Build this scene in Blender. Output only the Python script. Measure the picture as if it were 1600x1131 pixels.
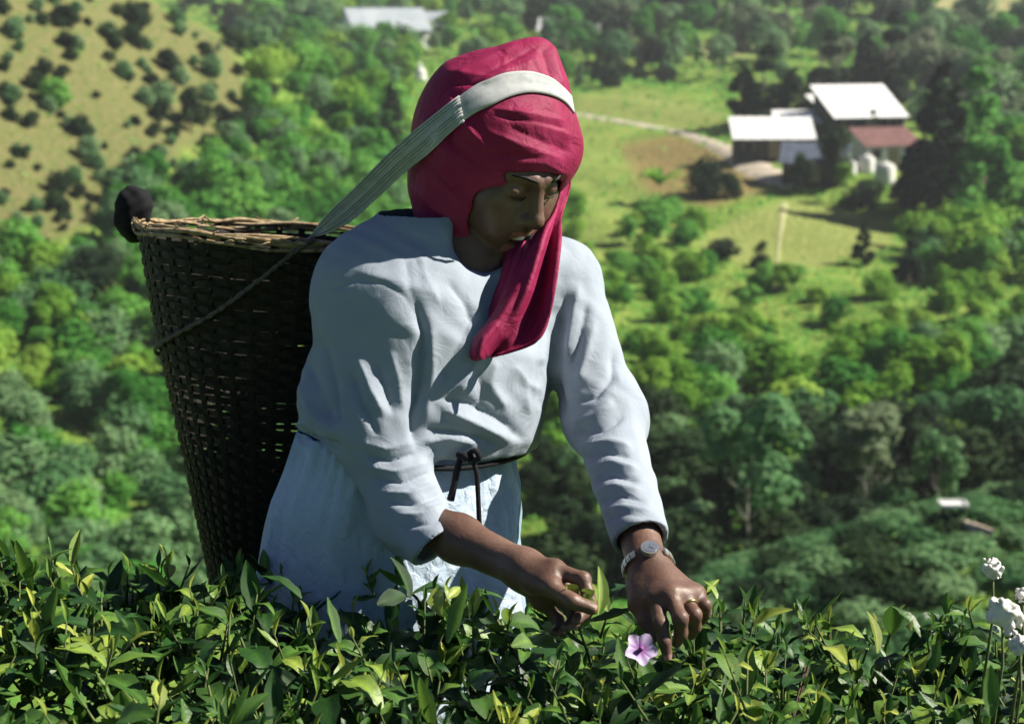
import bpy, math, random
import numpy as np
from mathutils import Vector, Matrix, noise as mnoise

# ------------------------------------------------------------------ camera, sky, sun, exposure
sc = bpy.context.scene
for o in list(bpy.data.objects): bpy.data.objects.remove(o)
COL = sc.collection
PITCH = math.radians(12.0); FPX = 2667.0
CAM = np.array([0.0, 0.0, 1.48])
cam_d = bpy.data.cameras.new('camera'); cam = bpy.data.objects.new('camera', cam_d); COL.objects.link(cam)
cam.location = CAM; cam.rotation_euler = (math.radians(90) - PITCH, 0, 0)
cam_d.sensor_width = 36.0; cam_d.lens = 36.0 * FPX / 1600.0
cam_d.clip_start = 0.05; cam_d.clip_end = 3000
cam_d.dof.use_dof = True; cam_d.dof.focus_distance = 2.25; cam_d.dof.aperture_fstop = 7.0
sc.camera = cam

SUN_AZ = math.radians(85.0)      # clockwise from the viewing direction (+y): straight from the right
SUN_EL = math.radians(42.0)
world = bpy.data.worlds.new('World'); sc.world = world; world.use_nodes = True
wn = world.node_tree.nodes; wl = world.node_tree.links
wn.clear()
sky = wn.new('ShaderNodeTexSky'); sky.sky_type = 'NISHITA'; sky.sun_disc = False
sky.altitude = 2200; sky.air_density = 0.5; sky.ozone_density = 8.0; sky.dust_density = 0.0; sky.sun_elevation = SUN_EL; sky.sun_rotation = SUN_AZ
bg = wn.new('ShaderNodeBackground'); bg.inputs['Strength'].default_value = 0.05
wo = wn.new('ShaderNodeOutputWorld')
wl.new(sky.outputs[0], bg.inputs[0]); wl.new(bg.outputs[0], wo.inputs[0])
sun_d = bpy.data.lights.new('sun', 'SUN'); sun_d.energy = 5.0; sun_d.angle = math.radians(0.55); sun_d.color = (1.0, 0.93, 0.79)
sun = bpy.data.objects.new('sun', sun_d); COL.objects.link(sun)
SDIR = np.array([math.sin(SUN_AZ) * math.cos(SUN_EL), math.cos(SUN_AZ) * math.cos(SUN_EL), math.sin(SUN_EL)])
sun.rotation_euler = Vector(SDIR).to_track_quat('Z', 'Y').to_euler(); sun.location = (8, -2, 10)
vs = sc.view_settings
vs.view_transform = 'Standard'; vs.look = 'None'; vs.gamma = 1.0; vs.use_curve_mapping = False; vs.exposure = 1.1
sc.render.engine = 'CYCLES'
sc.cycles.max_bounces = 5; sc.cycles.diffuse_bounces = 1; sc.cycles.glossy_bounces = 2
sc.cycles.transmission_bounces = 3; sc.cycles.transparent_max_bounces = 4; sc.cycles.volume_bounces = 0
sc.cycles.caustics_reflective = False; sc.cycles.caustics_refractive = False
sc.cycles.use_denoising = True
sc.cycles.sample_clamp_indirect = 4.0

# ------------------------------------------------------------------ helpers
rng = np.random.default_rng(7); random.seed(7)
RIGHT = np.array([1.0, 0, 0]); UP = np.array([0, math.sin(PITCH), math.cos(PITCH)]); FWD = np.array([0, math.cos(PITCH), -math.sin(PITCH)])
def at(px, py, d):
    return CAM + RIGHT * ((px - 800.0) / FPX * d) + UP * ((565.5 - py) / FPX * d) + FWD * d
def proj(P):
    q = np.asarray(P) - CAM
    d = q @ FWD
    return 800.0 + FPX * (q @ RIGHT) / d, 565.5 - FPX * (q @ UP) / d, d
def nrm(v):
    v = np.asarray(v, float); return v / (np.linalg.norm(v) + 1e-12)

def mesh_np(name, V, F, mats=None, smooth=True, fmat=None):
    me = bpy.data.meshes.new(name)
    V = np.asarray(V, np.float32)
    if isinstance(F, np.ndarray):
        n, k = F.shape
        me.vertices.add(len(V)); me.vertices.foreach_set('co', V.ravel())
        me.loops.add(n * k); me.loops.foreach_set('vertex_index', F.astype(np.int32).ravel())
        me.polygons.add(n); me.polygons.foreach_set('loop_start', np.arange(0, n * k, k, dtype=np.int32))
        me.update(calc_edges=True); me.validate()
    else:
        me.from_pydata([tuple(v) for v in V], [], [tuple(f) for f in F]); me.update()
    if mats:
        for m in (mats if isinstance(mats, (list, tuple)) else [mats]): me.materials.append(m)
    if smooth: me.polygons.foreach_set('use_smooth', np.ones(len(me.polygons), bool))
    if fmat is not None: me.polygons.foreach_set('material_index', np.asarray(fmat, np.int32))
    return me
def link(name, me, parent=None, loc=None):
    o = bpy.data.objects.new(name, me); COL.objects.link(o)
    if parent is not None:
        o.parent = parent
        o.matrix_parent_inverse = Matrix.Translation(-Vector(parent.location))  # parts are authored in world space
    if loc is not None: o.location = loc
    return o
def tag(o, label=None, cat=None, group=None, kind=None):
    if label: o['label'] = label
    if cat: o['category'] = cat
    if group: o['group'] = group
    if kind: o['kind'] = kind
    return o
def thing(name, loc, label, cat, group=None):
    o = bpy.data.objects.new(name, None); COL.objects.link(o); o.location = loc; o.empty_display_size = 0.1
    return tag(o, label, cat, group)

class MB:
    def __init__(s): s.V = []; s.F = []; s.n = 0; s.M = []
    def add(s, V, F, m=0):
        V = np.asarray(V, float); s.V.append(V); s.F += [tuple(int(i) + s.n for i in f) for f in F]; s.M += [m] * len(F); s.n += len(V)
    def box(s, c, h, R=None, m=0):
        q = np.array([[x, y, z] for x in (-1, 1) for y in (-1, 1) for z in (-1, 1)], float) * np.asarray(h)
        if R is not None: q = q @ np.asarray(R).T
        s.add(q + np.asarray(c), [(0, 1, 3, 2), (4, 6, 7, 5), (0, 4, 5, 1), (2, 3, 7, 6), (0, 2, 6, 4), (1, 5, 7, 3)], m)
    def tube(s, pts, rad, seg=8, m=0, caps=True, flat=None):
        pts = np.asarray(pts, float); n = len(pts)
        rad = np.broadcast_to(np.asarray(rad, float), (n,))
        T = np.gradient(pts, axis=0); V = []
        ref = np.array([0.13, 0.37, 0.92])
        for i in range(n):
            t = nrm(T[i]); a = nrm(np.cross(t, ref)); b = np.cross(t, a)
            for k in range(seg):
                w = 2 * math.pi * k / seg
                V.append(pts[i] + rad[i] * (math.cos(w) * a + math.sin(w) * b))
        F = [(i * seg + k, i * seg + (k + 1) % seg, (i + 1) * seg + (k + 1) % seg, (i + 1) * seg + k) for i in range(n - 1) for k in range(seg)]
        if caps: F += [tuple(range(seg - 1, -1, -1)), tuple((n - 1) * seg + k for k in range(seg))]
        s.add(V, F, m)
    def mesh(s, name, mats, smooth=False):
        return mesh_np(name, np.concatenate(s.V), s.F, mats, smooth, s.M)
    def build(s, name, mats, parent=None, smooth=False, loc=None):
        return link(name, s.mesh(name, mats, smooth), parent, loc)

# ------------------------------------------------------------------ materials
def new_mat(name):
    m = bpy.data.materials.new(name); m.use_nodes = True
    nt = m.node_tree; p = nt.nodes['Principled BSDF']
    return m, nt, p
def N(nt, typ, **kw):
    n = nt.nodes.new(typ)
    for k, v in kw.items():
        if k in n.inputs: n.inputs[k].default_value = v
        else: setattr(n, k, v)
    return n
def ramp(nt, fac, stops):
    r = nt.nodes.new('ShaderNodeValToRGB'); e = r.color_ramp.elements
    e[0].position, e[0].color = stops[0][0], (*stops[0][1], 1); e[1].position, e[1].color = stops[-1][0], (*stops[-1][1], 1)
    for p, c in stops[1:-1]:
        q = e.new(p); q.color = (*c, 1)
    nt.links.new(fac, r.inputs[0]); return r.outputs[0]
def bump(nt, p, h, strength, dist=0.01):
    b = N(nt, 'ShaderNodeBump', Strength=strength, Distance=dist)
    nt.links.new(h, b.inputs['Height']); nt.links.new(b.outputs[0], p.inputs['Normal']); return b
def noise_mat(name, stops, scale=10.0, detail=6, rough=0.8, bstr=0.3, bdist=0.01, bscale=None, coords='Object', spec=0.3):
    m, nt, p = new_mat(name); L = nt.links
    tc = N(nt, 'ShaderNodeTexCoord')
    n1 = N(nt, 'ShaderNodeTexNoise', Scale=scale, Detail=detail); L.new(tc.outputs[coords], n1.inputs['Vector'])
    L.new(ramp(nt, n1.outputs[0], stops), p.inputs['Base Color'])
    p.inputs['Roughness'].default_value = rough; p.inputs['Specular IOR Level'].default_value = spec
    if bstr:
        n2 = N(nt, 'ShaderNodeTexNoise', Scale=bscale or scale * 6, Detail=4); L.new(tc.outputs[coords], n2.inputs['Vector'])
        bump(nt, p, n2.outputs[0], bstr, bdist)
    return m
def leaf_mat(name, stops, rough=0.75, trans=0.4, spec=0.12, nscale=3.0, objrand=0.6):
    """foliage: colour varies per object, per leaf island and with soft noise; thin leaves let light through"""
    m, nt, p = new_mat(name); L = nt.links
    oi = N(nt, 'ShaderNodeObjectInfo'); geo = N(nt, 'ShaderNodeNewGeometry'); tc = N(nt, 'ShaderNodeTexCoord')
    n1 = N(nt, 'ShaderNodeTexNoise', Scale=nscale, Detail=3); L.new(tc.outputs['Object'], n1.inputs['Vector'])
    a = N(nt, 'ShaderNodeMath', operation='MULTIPLY'); L.new(oi.outputs['Random'], a.inputs[0]); a.inputs[1].default_value = objrand
    b = N(nt, 'ShaderNodeMath', operation='MULTIPLY_ADD'); L.new(geo.outputs['Random Per Island'], b.inputs[0]); b.inputs[1].default_value = 0.45 * (1 - objrand) + 0.2; L.new(a.outputs[0], b.inputs[2])
    c = N(nt, 'ShaderNodeMath', operation='MULTIPLY_ADD'); L.new(n1.outputs[0], c.inputs[0]); c.inputs[1].default_value = 0.5; L.new(b.outputs[0], c.inputs[2])
    d = N(nt, 'ShaderNodeMath', operation='SUBTRACT'); L.new(c.outputs[0], d.inputs[0]); d.inputs[1].default_value = 0.12
    col = ramp(nt, d.outputs[0], stops)
    L.new(col, p.inputs['Base Color']); p.inputs['Roughness'].default_value = rough; p.inputs['Specular IOR Level'].default_value = spec
    tr = N(nt, 'ShaderNodeBsdfTranslucent'); L.new(col, tr.inputs['Color'])
    mx = N(nt, 'ShaderNodeMixShader'); mx.inputs[0].default_value = trans
    L.new(p.outputs[0], mx.inputs[1]); L.new(tr.outputs[0], mx.inputs[2])
    L.new(mx.outputs[0], nt.nodes['Material Output'].inputs['Surface'])
    return m
# ------------------------------------------------------------------ terrain
PY_ = np.array([-60, -30, -10, -4, 0, 2.9, 3.6, 5, 8, 15, 25, 40, 60, 80, 110, 150, 190, 260, 350, 450, 700, 1400.])
PZ_ = np.array([10, 5, 1.2, 0.3, 0, 0, -.35, -1.6, -3.9, -7.6, -11, -14.2, -16.9, -18.0, -18.3, -17.2, -13.6, -7.6, 1.5, 16, 60, 130.])
def smooth_interp(x, xs, ys):
    # cubic hermite through the profile points
    xs = np.asarray(xs); ys = np.asarray(ys); m = np.gradient(ys, xs)
    x = np.clip(x, xs[0], xs[-1]); i = np.clip(np.searchsorted(xs, x) - 1, 0, len(xs) - 2)
    h = xs[i + 1] - xs[i]; t = (x - xs[i]) / h
    return ((2 * t**3 - 3 * t**2 + 1) * ys[i] + (t**3 - 2 * t**2 + t) * h * m[i] + (-2 * t**3 + 3 * t**2) * ys[i + 1] + (t**3 - t**2) * h * m[i + 1])
def ssp(x, a, b):
    t = np.clip((x - a) / (b - a), 0, 1); return t * t * (3 - 2 * t)
def ground_z(x, y):
    x = np.asarray(x, float); y = np.asarray(y, float)
    z = smooth_interp(y, PY_, PZ_)
    # hillside rising at the left, beyond the basket
    z = z + 46 * np.exp(-((np.minimum(x, -78) * 0 + x + 78) / 46.0)**2) * np.exp(-((y - 152) / 58.0)**2)
    # spur with the tea terraces, lower right
    z = z + 4.9 * np.exp(-((x - 12.0) / 9.5)**2 - ((y - 35) / 8.0)**2)
    # knoll carrying the houses
    z = z + 3.0 * np.exp(-((x - 30) / 24.0)**2 - ((y - 172) / 26.0)**2)
    far = ssp(y, 12, 45)
    z = z + far * (0.7 * np.sin(x * 0.11 + 0.6 * np.sin(y * 0.06)) * np.cos(y * 0.085 + 1.0) + 0.35 * np.sin(x * 0.31 + y * 0.23))
    return z
def hit(px, py, step=1):
    """where the sight line through a place in the picture meets the ground"""
    px = np.atleast_1d(np.asarray(px, float)); py = np.atleast_1d(np.asarray(py, float))
    dirs = RIGHT * ((px - 800) / FPX)[:, None] + UP * ((565.5 - py) / FPX)[:, None] + FWD
    ds = np.concatenate([np.linspace(6, 120, 460), np.linspace(120.5, 900, 700)])
    out = np.full((len(px), 3), np.nan); done = np.zeros(len(px), bool)
    for d in ds[::step]:
        P = CAM + dirs * d; z = ground_z(P[:, 0], P[:, 1])
        new = (~done) & (P[:, 2] <= z)
        out[new] = np.stack([P[new, 0], P[new, 1], z[new]], 1); done |= new
        if done.all(): break
    return out
def in_poly(x, y, poly):
    c = np.zeros(np.shape(x), bool); j = len(poly) - 1
    for i in range(len(poly)):
        xi, yi = poly[i]; xj, yj = poly[j]
        c ^= ((yi > y) != (yj > y)) & (x < (xj - xi) * (y - yi) / (yj - yi + 1e-9) + xi); j = i
    return c

nu, nv = 190, 330
u = np.linspace(-1, 1, nu); v = np.linspace(0, 1, nv)
ys = np.concatenate([np.linspace(-60, -1, 20), np.linspace(0, 12, 40), 12 * (1400 / 12.0) ** (np.linspace(0.005, 1, nv - 60))])
GX = np.sign(u)[None, :] * (np.abs(u)[None, :] ** 1.25) * (14 + 0.85 * np.maximum(ys, 0))[:, None] ; GY = np.repeat(ys[:, None], nu, 1)
GZ = ground_z(GX, GY)
GV = np.stack([GX, GY, GZ], -1).reshape(-1, 3)
ii, jj = np.meshgrid(np.arange(nv - 1), np.arange(nu - 1), indexing='ij')
a_ = (ii * nu + jj).ravel(); GF = np.stack([a_, a_ + 1, a_ + nu + 1, a_ + nu], 1)

# surface kinds by place: dry yellow hillside, mown clearing below the houses, brown scrub, far bare field
MEAD = [(-400, -60), (150, -60), (280, 20), (360, 60), (400, 130), (400, 215), (300, 235), (240, 300), (180, 350), (60, 390), (-400, 420)]
CLEAR = [(1075, 385), (1150, 335), (1250, 305), (1390, 340), (1400, 390), (1330, 405), (1230, 440), (1170, 420), (1120, 400)]
CLEAR2 = [(890, 150), (1000, 140), (1130, 165), (1150, 215), (1040, 205), (890, 195)]
FIELD = [(1060, 68), (1170, 68), (1200, 88), (1080, 98)]
FIELD2 = [(1450, -40), (1640, -40), (1640, 30), (1560, 40), (1450, 22)]
BROWN = [(960, 225), (1060, 205), (1160, 245), (1215, 300), (1100, 330), (1000, 300)]
DRY = [(890, 190), (1050, 215), (1020, 330), (1060, 400), (900, 420)]
gpx, gpy, gd = proj(GV); front = (GV[:, 1] > 14)
# keep only ground that faces the place the polygons were read from (not slopes behind a crest)
def mask(poly, soft=3):
    m = np.zeros(len(GV))
    for dx in (-8, 0, 8):
        for dy in (-6, 0, 6): m += in_poly(gpx + dx, gpy + dy, poly)
    return m / 9.0 * front
def att(me, name, arr):
    a = me.attributes.new(name, 'FLOAT', 'POINT'); a.data.foreach_set('value', np.asarray(arr, np.float32))
m_dry = mask(MEAD) * (GV[:, 1] < 240); m_clear = np.maximum.reduce([mask(CLEAR), 0.9 * mask(CLEAR2), 0.7 * mask(DRY)]); m_brown = mask(BROWN); m_field = np.maximum(mask(FIELD), mask(FIELD2))

m, nt, p = new_mat('ground_cover_earth'); L = nt.links
tc = N(nt, 'ShaderNodeTexCoord')
n1 = N(nt, 'ShaderNodeTexNoise', Scale=0.35, Detail=8); L.new(tc.outputs['Object'], n1.inputs['Vector'])
n2 = N(nt, 'ShaderNodeTexNoise', Scale=2.2, Detail=7); L.new(tc.outputs['Object'], n2.inputs['Vector'])
cols = {'': ramp(nt, n1.outputs[0], [(0.3, (0.06, 0.13, 0.02)), (0.5, (0.14, 0.235, 0.04)), (0.7, (0.25, 0.31, 0.07))]),
        'dry': ramp(nt, n2.outputs[0], [(0.25, (0.07, 0.12, 0.03)), (0.5, (0.145, 0.15, 0.055)), (0.75, (0.215, 0.18, 0.09))]),
        'clear': ramp(nt, n2.outputs[0], [(0.25, (0.10, 0.17, 0.035)), (0.5, (0.20, 0.24, 0.065)), (0.75, (0.31, 0.31, 0.12))]),
        'brown': ramp(nt, n2.outputs[0], [(0.25, (0.09, 0.10, 0.03)), (0.5, (0.20, 0.155, 0.06)), (0.75, (0.30, 0.20, 0.10))]),
        'field': ramp(nt, n1.outputs[0], [(0.3, (0.22, 0.22, 0.09)), (0.7, (0.40, 0.36, 0.18))])}
cur = cols['']
for k in ('dry', 'clear', 'brown', 'field'):
    at_ = N(nt, 'ShaderNodeAttribute', attribute_name='m_' + k)
    ad = N(nt, 'ShaderNodeMath', operation='MULTIPLY_ADD'); L.new(n2.outputs[0], ad.inputs[0]); ad.inputs[1].default_value = 0.9; ad.inputs[2].default_value = -0.45
    sm = N(nt, 'ShaderNodeMath', operation='ADD', use_clamp=True); L.new(at_.outputs['Fac'], sm.inputs[0]); L.new(ad.outputs[0], sm.inputs[1])
    ml = N(nt, 'ShaderNodeMath', operation='MULTIPLY', use_clamp=True); L.new(sm.outputs[0], ml.inputs[0]); L.new(at_.outputs['Fac'], ml.inputs[1])
    mx = N(nt, 'ShaderNodeMix', data_type='RGBA'); L.new(ml.outputs[0], mx.inputs['Factor']); L.new(cur, mx.inputs['A']); L.new(cols[k], mx.inputs['B']); cur = mx.outputs['Result']
L.new(cur, p.inputs['Base Color']); p.inputs['Roughness'].default_value = 1.0; p.inputs['Specular IOR Level'].default_value = 0.1
bump(nt, p, n2.outputs[0], 0.9, 0.35)
M_GROUND = m
gme = mesh_np('ground', GV, GF, M_GROUND)
att(gme, 'm_dry', m_dry); att(gme, 'm_clear', m_clear); att(gme, 'm_brown', m_brown); att(gme, 'm_field', m_field)
ground = tag(link('ground', gme), 'green valley floor and facing hillsides with dry yellow patches', None, kind='structure')

# pale dirt roads laid on the slope
M_DIRT = noise_mat('pale_dirt', [(0.3, (0.30, 0.25, 0.19)), (0.6, (0.50, 0.44, 0.36)), (0.8, (0.6, 0.55, 0.47))], scale=1.2, bstr=0.4, bdist=0.05)
def road(name, pts, w, label, mat=None, lift=0.22):
    P = hit([q[0] for q in pts], [q[1] for q in pts])
    t = np.linspace(0, len(P) - 1, len(P) * 8); X = smooth_interp(t, np.arange(len(P)), P[:, 0]); Y = smooth_interp(t, np.arange(len(P)), P[:, 1])
    w = np.interp(t, np.arange(len(P)), np.broadcast_to(w, len(P)))
    T = np.stack([np.gradient(X), np.gradient(Y)], 1); T /= np.linalg.norm(T, axis=1)[:, None] + 1e-9
    V = []; K = 5
    for i in range(len(t)):
        for k in range(K):
            s_ = (k / (K - 1) - 0.5) * w[i] * (1 + 0.15 * math.sin(i * 1.7 + k))
            x = X[i] - T[i, 1] * s_; y = Y[i] + T[i, 0] * s_; e = lift if 0 < k < K - 1 else -0.15
            V.append((x, y, float(ground_z(x, y)) + e))
    F = np.array([(i * K + k, i * K + k + 1, (i + 1) * K + k + 1, (i + 1) * K + k) for i in range(len(t) - 1) for k in range(K - 1)])
    return tag(link(name, mesh_np(name, V, F, mat or M_DIRT)), label, None, kind='structure')
road('path', [(880, 178), (930, 186), (1000, 197), (1060, 208), (1110, 225), (1150, 245), (1175, 262), (1215, 285), (1250, 298)], [2.2, 2.2, 2.4, 2.6, 2.6, 3.2, 4.0, 3.6, 3.0], 'pale dirt road winding down to the houses')
road('path', [(1226, 318), (1221, 350), (1217, 385), (1214, 425)], [1.1, 0.7, 0.45, 0.3], 'faint pale footpath across the mown clearing', noise_mat('worn_grass', [(0.3, (0.26, 0.28, 0.11)), (0.7, (0.36, 0.35, 0.18))], scale=1.5), 0.07)
road('path', [(545, 160), (556, 190), (568, 222), (580, 240)], [1.3, 1.6, 1.4, 0.9], 'narrow pale footpath on the green slope behind the strap')
road('path', [(1485, 826), (1512, 836), (1552, 850)], [0.30, 0.22, 0.14], 'thin pale footpath on the tea slope')
# ------------------------------------------------------------------ vegetation across the valley
YEL = leaf_mat('leaf_yellow_green', [(0.15, (0.07, 0.20, 0.02)), (0.5, (0.155, 0.35, 0.04)), (0.9, (0.30, 0.47, 0.08))])
MID = leaf_mat('leaf_mid_green', [(0.15, (0.03, 0.15, 0.02)), (0.5, (0.08, 0.28, 0.045)), (0.9, (0.18, 0.42, 0.08))])
BLU = leaf_mat('leaf_blue_green', [(0.15, (0.05, 0.15, 0.055)), (0.5, (0.11, 0.25, 0.10)), (0.9, (0.22, 0.36, 0.17))])
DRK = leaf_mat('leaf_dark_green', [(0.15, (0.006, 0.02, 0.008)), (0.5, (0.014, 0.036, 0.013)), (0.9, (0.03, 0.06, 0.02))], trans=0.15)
PAL = leaf_mat('leaf_pale_grey_green', [(0.15, (0.09, 0.14, 0.07)), (0.5, (0.16, 0.22, 0.12)), (0.9, (0.25, 0.30, 0.18))])
BARK = noise_mat('bark', [(0.3, (0.05, 0.04, 0.03)), (0.7, (0.15, 0.12, 0.09))], scale=3, bstr=0.6, bdist=0.05)
PBARK = noise_mat('pale_bark', [(0.3, (0.16, 0.17, 0.14)), (0.7, (0.3, 0.3, 0.25))], scale=3, bstr=0.6, bdist=0.05)

def leaf_quads(C, Nn, size, r, aspect=0.62):
    """bent diamond leaves (2 triangles each) centred at C with rough normal Nn"""
    n = len(C)
    Nn = Nn + r.normal(0, 0.42, (n, 3)); Nn /= np.linalg.norm(Nn, axis=1)[:, None] + 1e-9
    A = np.cross(Nn, r.normal(0, 1, (n, 3))); A /= np.linalg.norm(A, axis=1)[:, None] + 1e-9
    B = np.cross(Nn, A); s = (size * r.uniform(0.6, 1.35, n))[:, None]
    V = np.stack([C + A * s, C + B * s * aspect + Nn * s * 0.18, C - A * s, C - B * s * aspect + Nn * s * 0.18], 1).reshape(-1, 3)
    F = np.arange(4 * n).reshape(n, 4)
    return V, F
def crown_mesh(name, seed, blobs, n, leaf, mat, flat=0.0):
    r = np.random.default_rng(seed)
    w = np.array([b[3] ** 2 for b in blobs]); k = r.choice(len(blobs), n, p=w / w.sum())
    C = np.array([b[:3] for b in blobs])[k]; R = np.array([b[3] for b in blobs])[k]
    D = r.normal(0, 1, (n, 3)); D[:, 2] += 0.25; D /= np.linalg.norm(D, axis=1)[:, None]
    rad = R * (0.45 + 0.58 * r.uniform(0, 1, n) ** 0.45)
    lump = 1 + 0.16 * np.sin(D[:, 0] * 5 + k) * np.sin(D[:, 1] * 6 + 2 * k) + 0.12 * np.sin(D[:, 2] * 9 + k)
    P = C + D * (rad * lump)[:, None] * np.array([1, 1, 1 - flat])
    V, F = leaf_quads(P, D + np.array([0, 0, 0.5]), leaf, r)
    return mesh_np(name, V, F, mat, smooth=False)
def make_trunk(h, r0, seed, limbs=5, spread=0.3, mat=BARK):
    r = np.random.default_rng(seed); b = MB()
    lean = r.normal(0, 0.04, 2) * h
    pts = [(lean[0] * t * t + 0.03 * h * math.sin(5 * t + seed), lean[1] * t * t, h * 0.86 * t - 0.15) for t in np.linspace(0, 1, 7)]
    b.tube(pts, np.linspace(r0, r0 * 0.25, 7), 7)
    for i in range(limbs):
        t = 0.35 + 0.5 * i / limbs; p0 = np.array(pts[int(t * 6)]); an = i * 2.4 + r.uniform(0, 1)
        q = p0 + np.array([math.cos(an) * spread * h, math.sin(an) * spread * h, 0.18 * h])
        b.tube([p0, (p0 + q) / 2 + np.array([0, 0, -0.02 * h]), q], [r0 * 0.4, r0 * 0.28, r0 * 0.1], 5)
    return b.mesh('trunk', mat, True)
def blob_set(seed, n, h, wid, lo, rmin, rmax):
    r = np.random.default_rng(seed); out = []
    for i in range(n):
        t = r.uniform(0, 1); z = h * (lo + (1 - lo) * t); w = wid * math.sqrt(max(0.05, 1 - (2 * t - 0.85) ** 2 * 0.75))
        a = r.uniform(0, 2 * math.pi); q = w * math.sqrt(r.uniform(0.1, 1))
        out.append((q * math.cos(a), q * math.sin(a), z, r.uniform(rmin, rmax)))
    return out
# mesh kits, unit height 1 (scaled per tree): (trunk, crown)
KIT = {}
def kit(name, trunk, crown): KIT[name] = (trunk, crown)
for i in range(3): kit('round%d' % i, make_trunk(1, 0.03, 10 + i), crown_mesh('crown', 20 + i, blob_set(30 + i, 17, 0.92, 0.34, 0.34, 0.11, 0.20), 2600, 0.036, MID))
for i in range(3): kit('bush%d' % i, make_trunk(0.6, 0.03, 40 + i, 4, 0.35), crown_mesh('crown', 50 + i, blob_set(60 + i, 13, 0.80, 0.48, 0.15, 0.20, 0.32), 1700, 0.062, MID))
for i in range(2): kit('sparse%d' % i, make_trunk(1, 0.016, 70 + i, 9, 0.2, PBARK), crown_mesh('crown', 72 + i, blob_set(74 + i, 16, 0.95, 0.30, 0.42, 0.07, 0.13), 1500, 0.034, PAL))
for i in range(2):                       # tall dark conifer-like crowns, narrow and ragged
    r_ = np.random.default_rng(80 + i); bl = []
    for k in range(30):
        t = r_.uniform(0.06, 1) ; w = 0.17 * (1 - t) ** 0.9 + 0.012; a = r_.uniform(0, 6.28)
        bl.append((w * math.cos(a), w * math.sin(a), 0.05 + 0.92 * t, 0.095 - 0.07 * t))
    kit('conifer%d' % i, make_trunk(1, 0.025, 84 + i, 8, 0.12), crown_mesh('crown', 86 + i, bl, 2600, 0.03, DRK))
def tea_mound(seed):
    return crown_mesh('crown', seed, [(0, 0, 0.16, 0.46), (0.22, 0.1, 0.18, 0.34), (-0.22, -0.08, 0.16, 0.36), (0.02, 0.2, 0.2, 0.32)], 950, 0.055, MID, flat=0.38)
for i in range(2): kit('mound%d' % i, make_trunk(0.3, 0.03, 90 + i, 4, 0.4), tea_mound(92 + i))
# unit banana-like plant: arching long leaves
def banana_mesh():
    b = MB(); r = np.random.default_rng(5)
    for k in range(13):
        an = k * 2.399; L_ = r.uniform(0.45, 0.7); up = r.uniform(0.35, 0.75)
        dirh = np.array([math.cos(an), math.sin(an), 0]); side = np.array([-math.sin(an), math.cos(an), 0]); V = []
        for s_ in np.linspace(0, 1, 7):
            c = dirh * L_ * s_ * 0.75 + np.array([0, 0, 0.35 + up * s_ - 0.75 * up * s_ ** 2.4]); w = 0.085 * math.sin(math.pi * min(1, 0.08 + s_ * 0.92)) + 0.004
            V += [c - side * w + [0, 0, 0.03], c, c + side * w + [0, 0, 0.03]]
        b.add(V, [(i * 3 + j, i * 3 + j + 1, i * 3 + j + 4, i * 3 + j + 3) for i in range(6) for j in range(2)])
    return b.mesh('crown', MID, True)
kit('banana', make_trunk(0.5, 0.05, 97, 0), banana_mesh())

def plant(k, name, pos, h, label, cat='tree', group=None, mat=None, wide=1.0, sink=0.02, rz=None, dense=None):
    tr, cr = KIT[k]
    o = thing(name, (pos[0], pos[1], pos[2] - sink * h), label, cat, group)
    o.scale = (h * wide, h * wide, h); o.rotation_euler = (0, 0, random.uniform(0, 6.28) if rz is None else rz)
    for nm, me in (('trunk', tr), ('crown', cr)):
        c = bpy.data.objects.new(nm, me); COL.objects.link(c); c.parent = o
        if nm == 'crown' and mat is not None:
            c.material_slots[0].link = 'OBJECT'; c.material_slots[0].material = mat
    return o
def size_px(pos, px):                    # metres that fill px photo pixels at that place
    return px * float((np.asarray(pos) - CAM) @ FWD) / FPX
_SC = {}
def presolve(L_):
    H = hit([q[0] for q in L_], [q[1] for q in L_])
    for q, h in zip(L_, H): _SC[tuple(q)] = h
def spot(px, py):
    if (px, py) not in _SC: presolve([(px, py)])
    return _SC[(px, py)]

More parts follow.
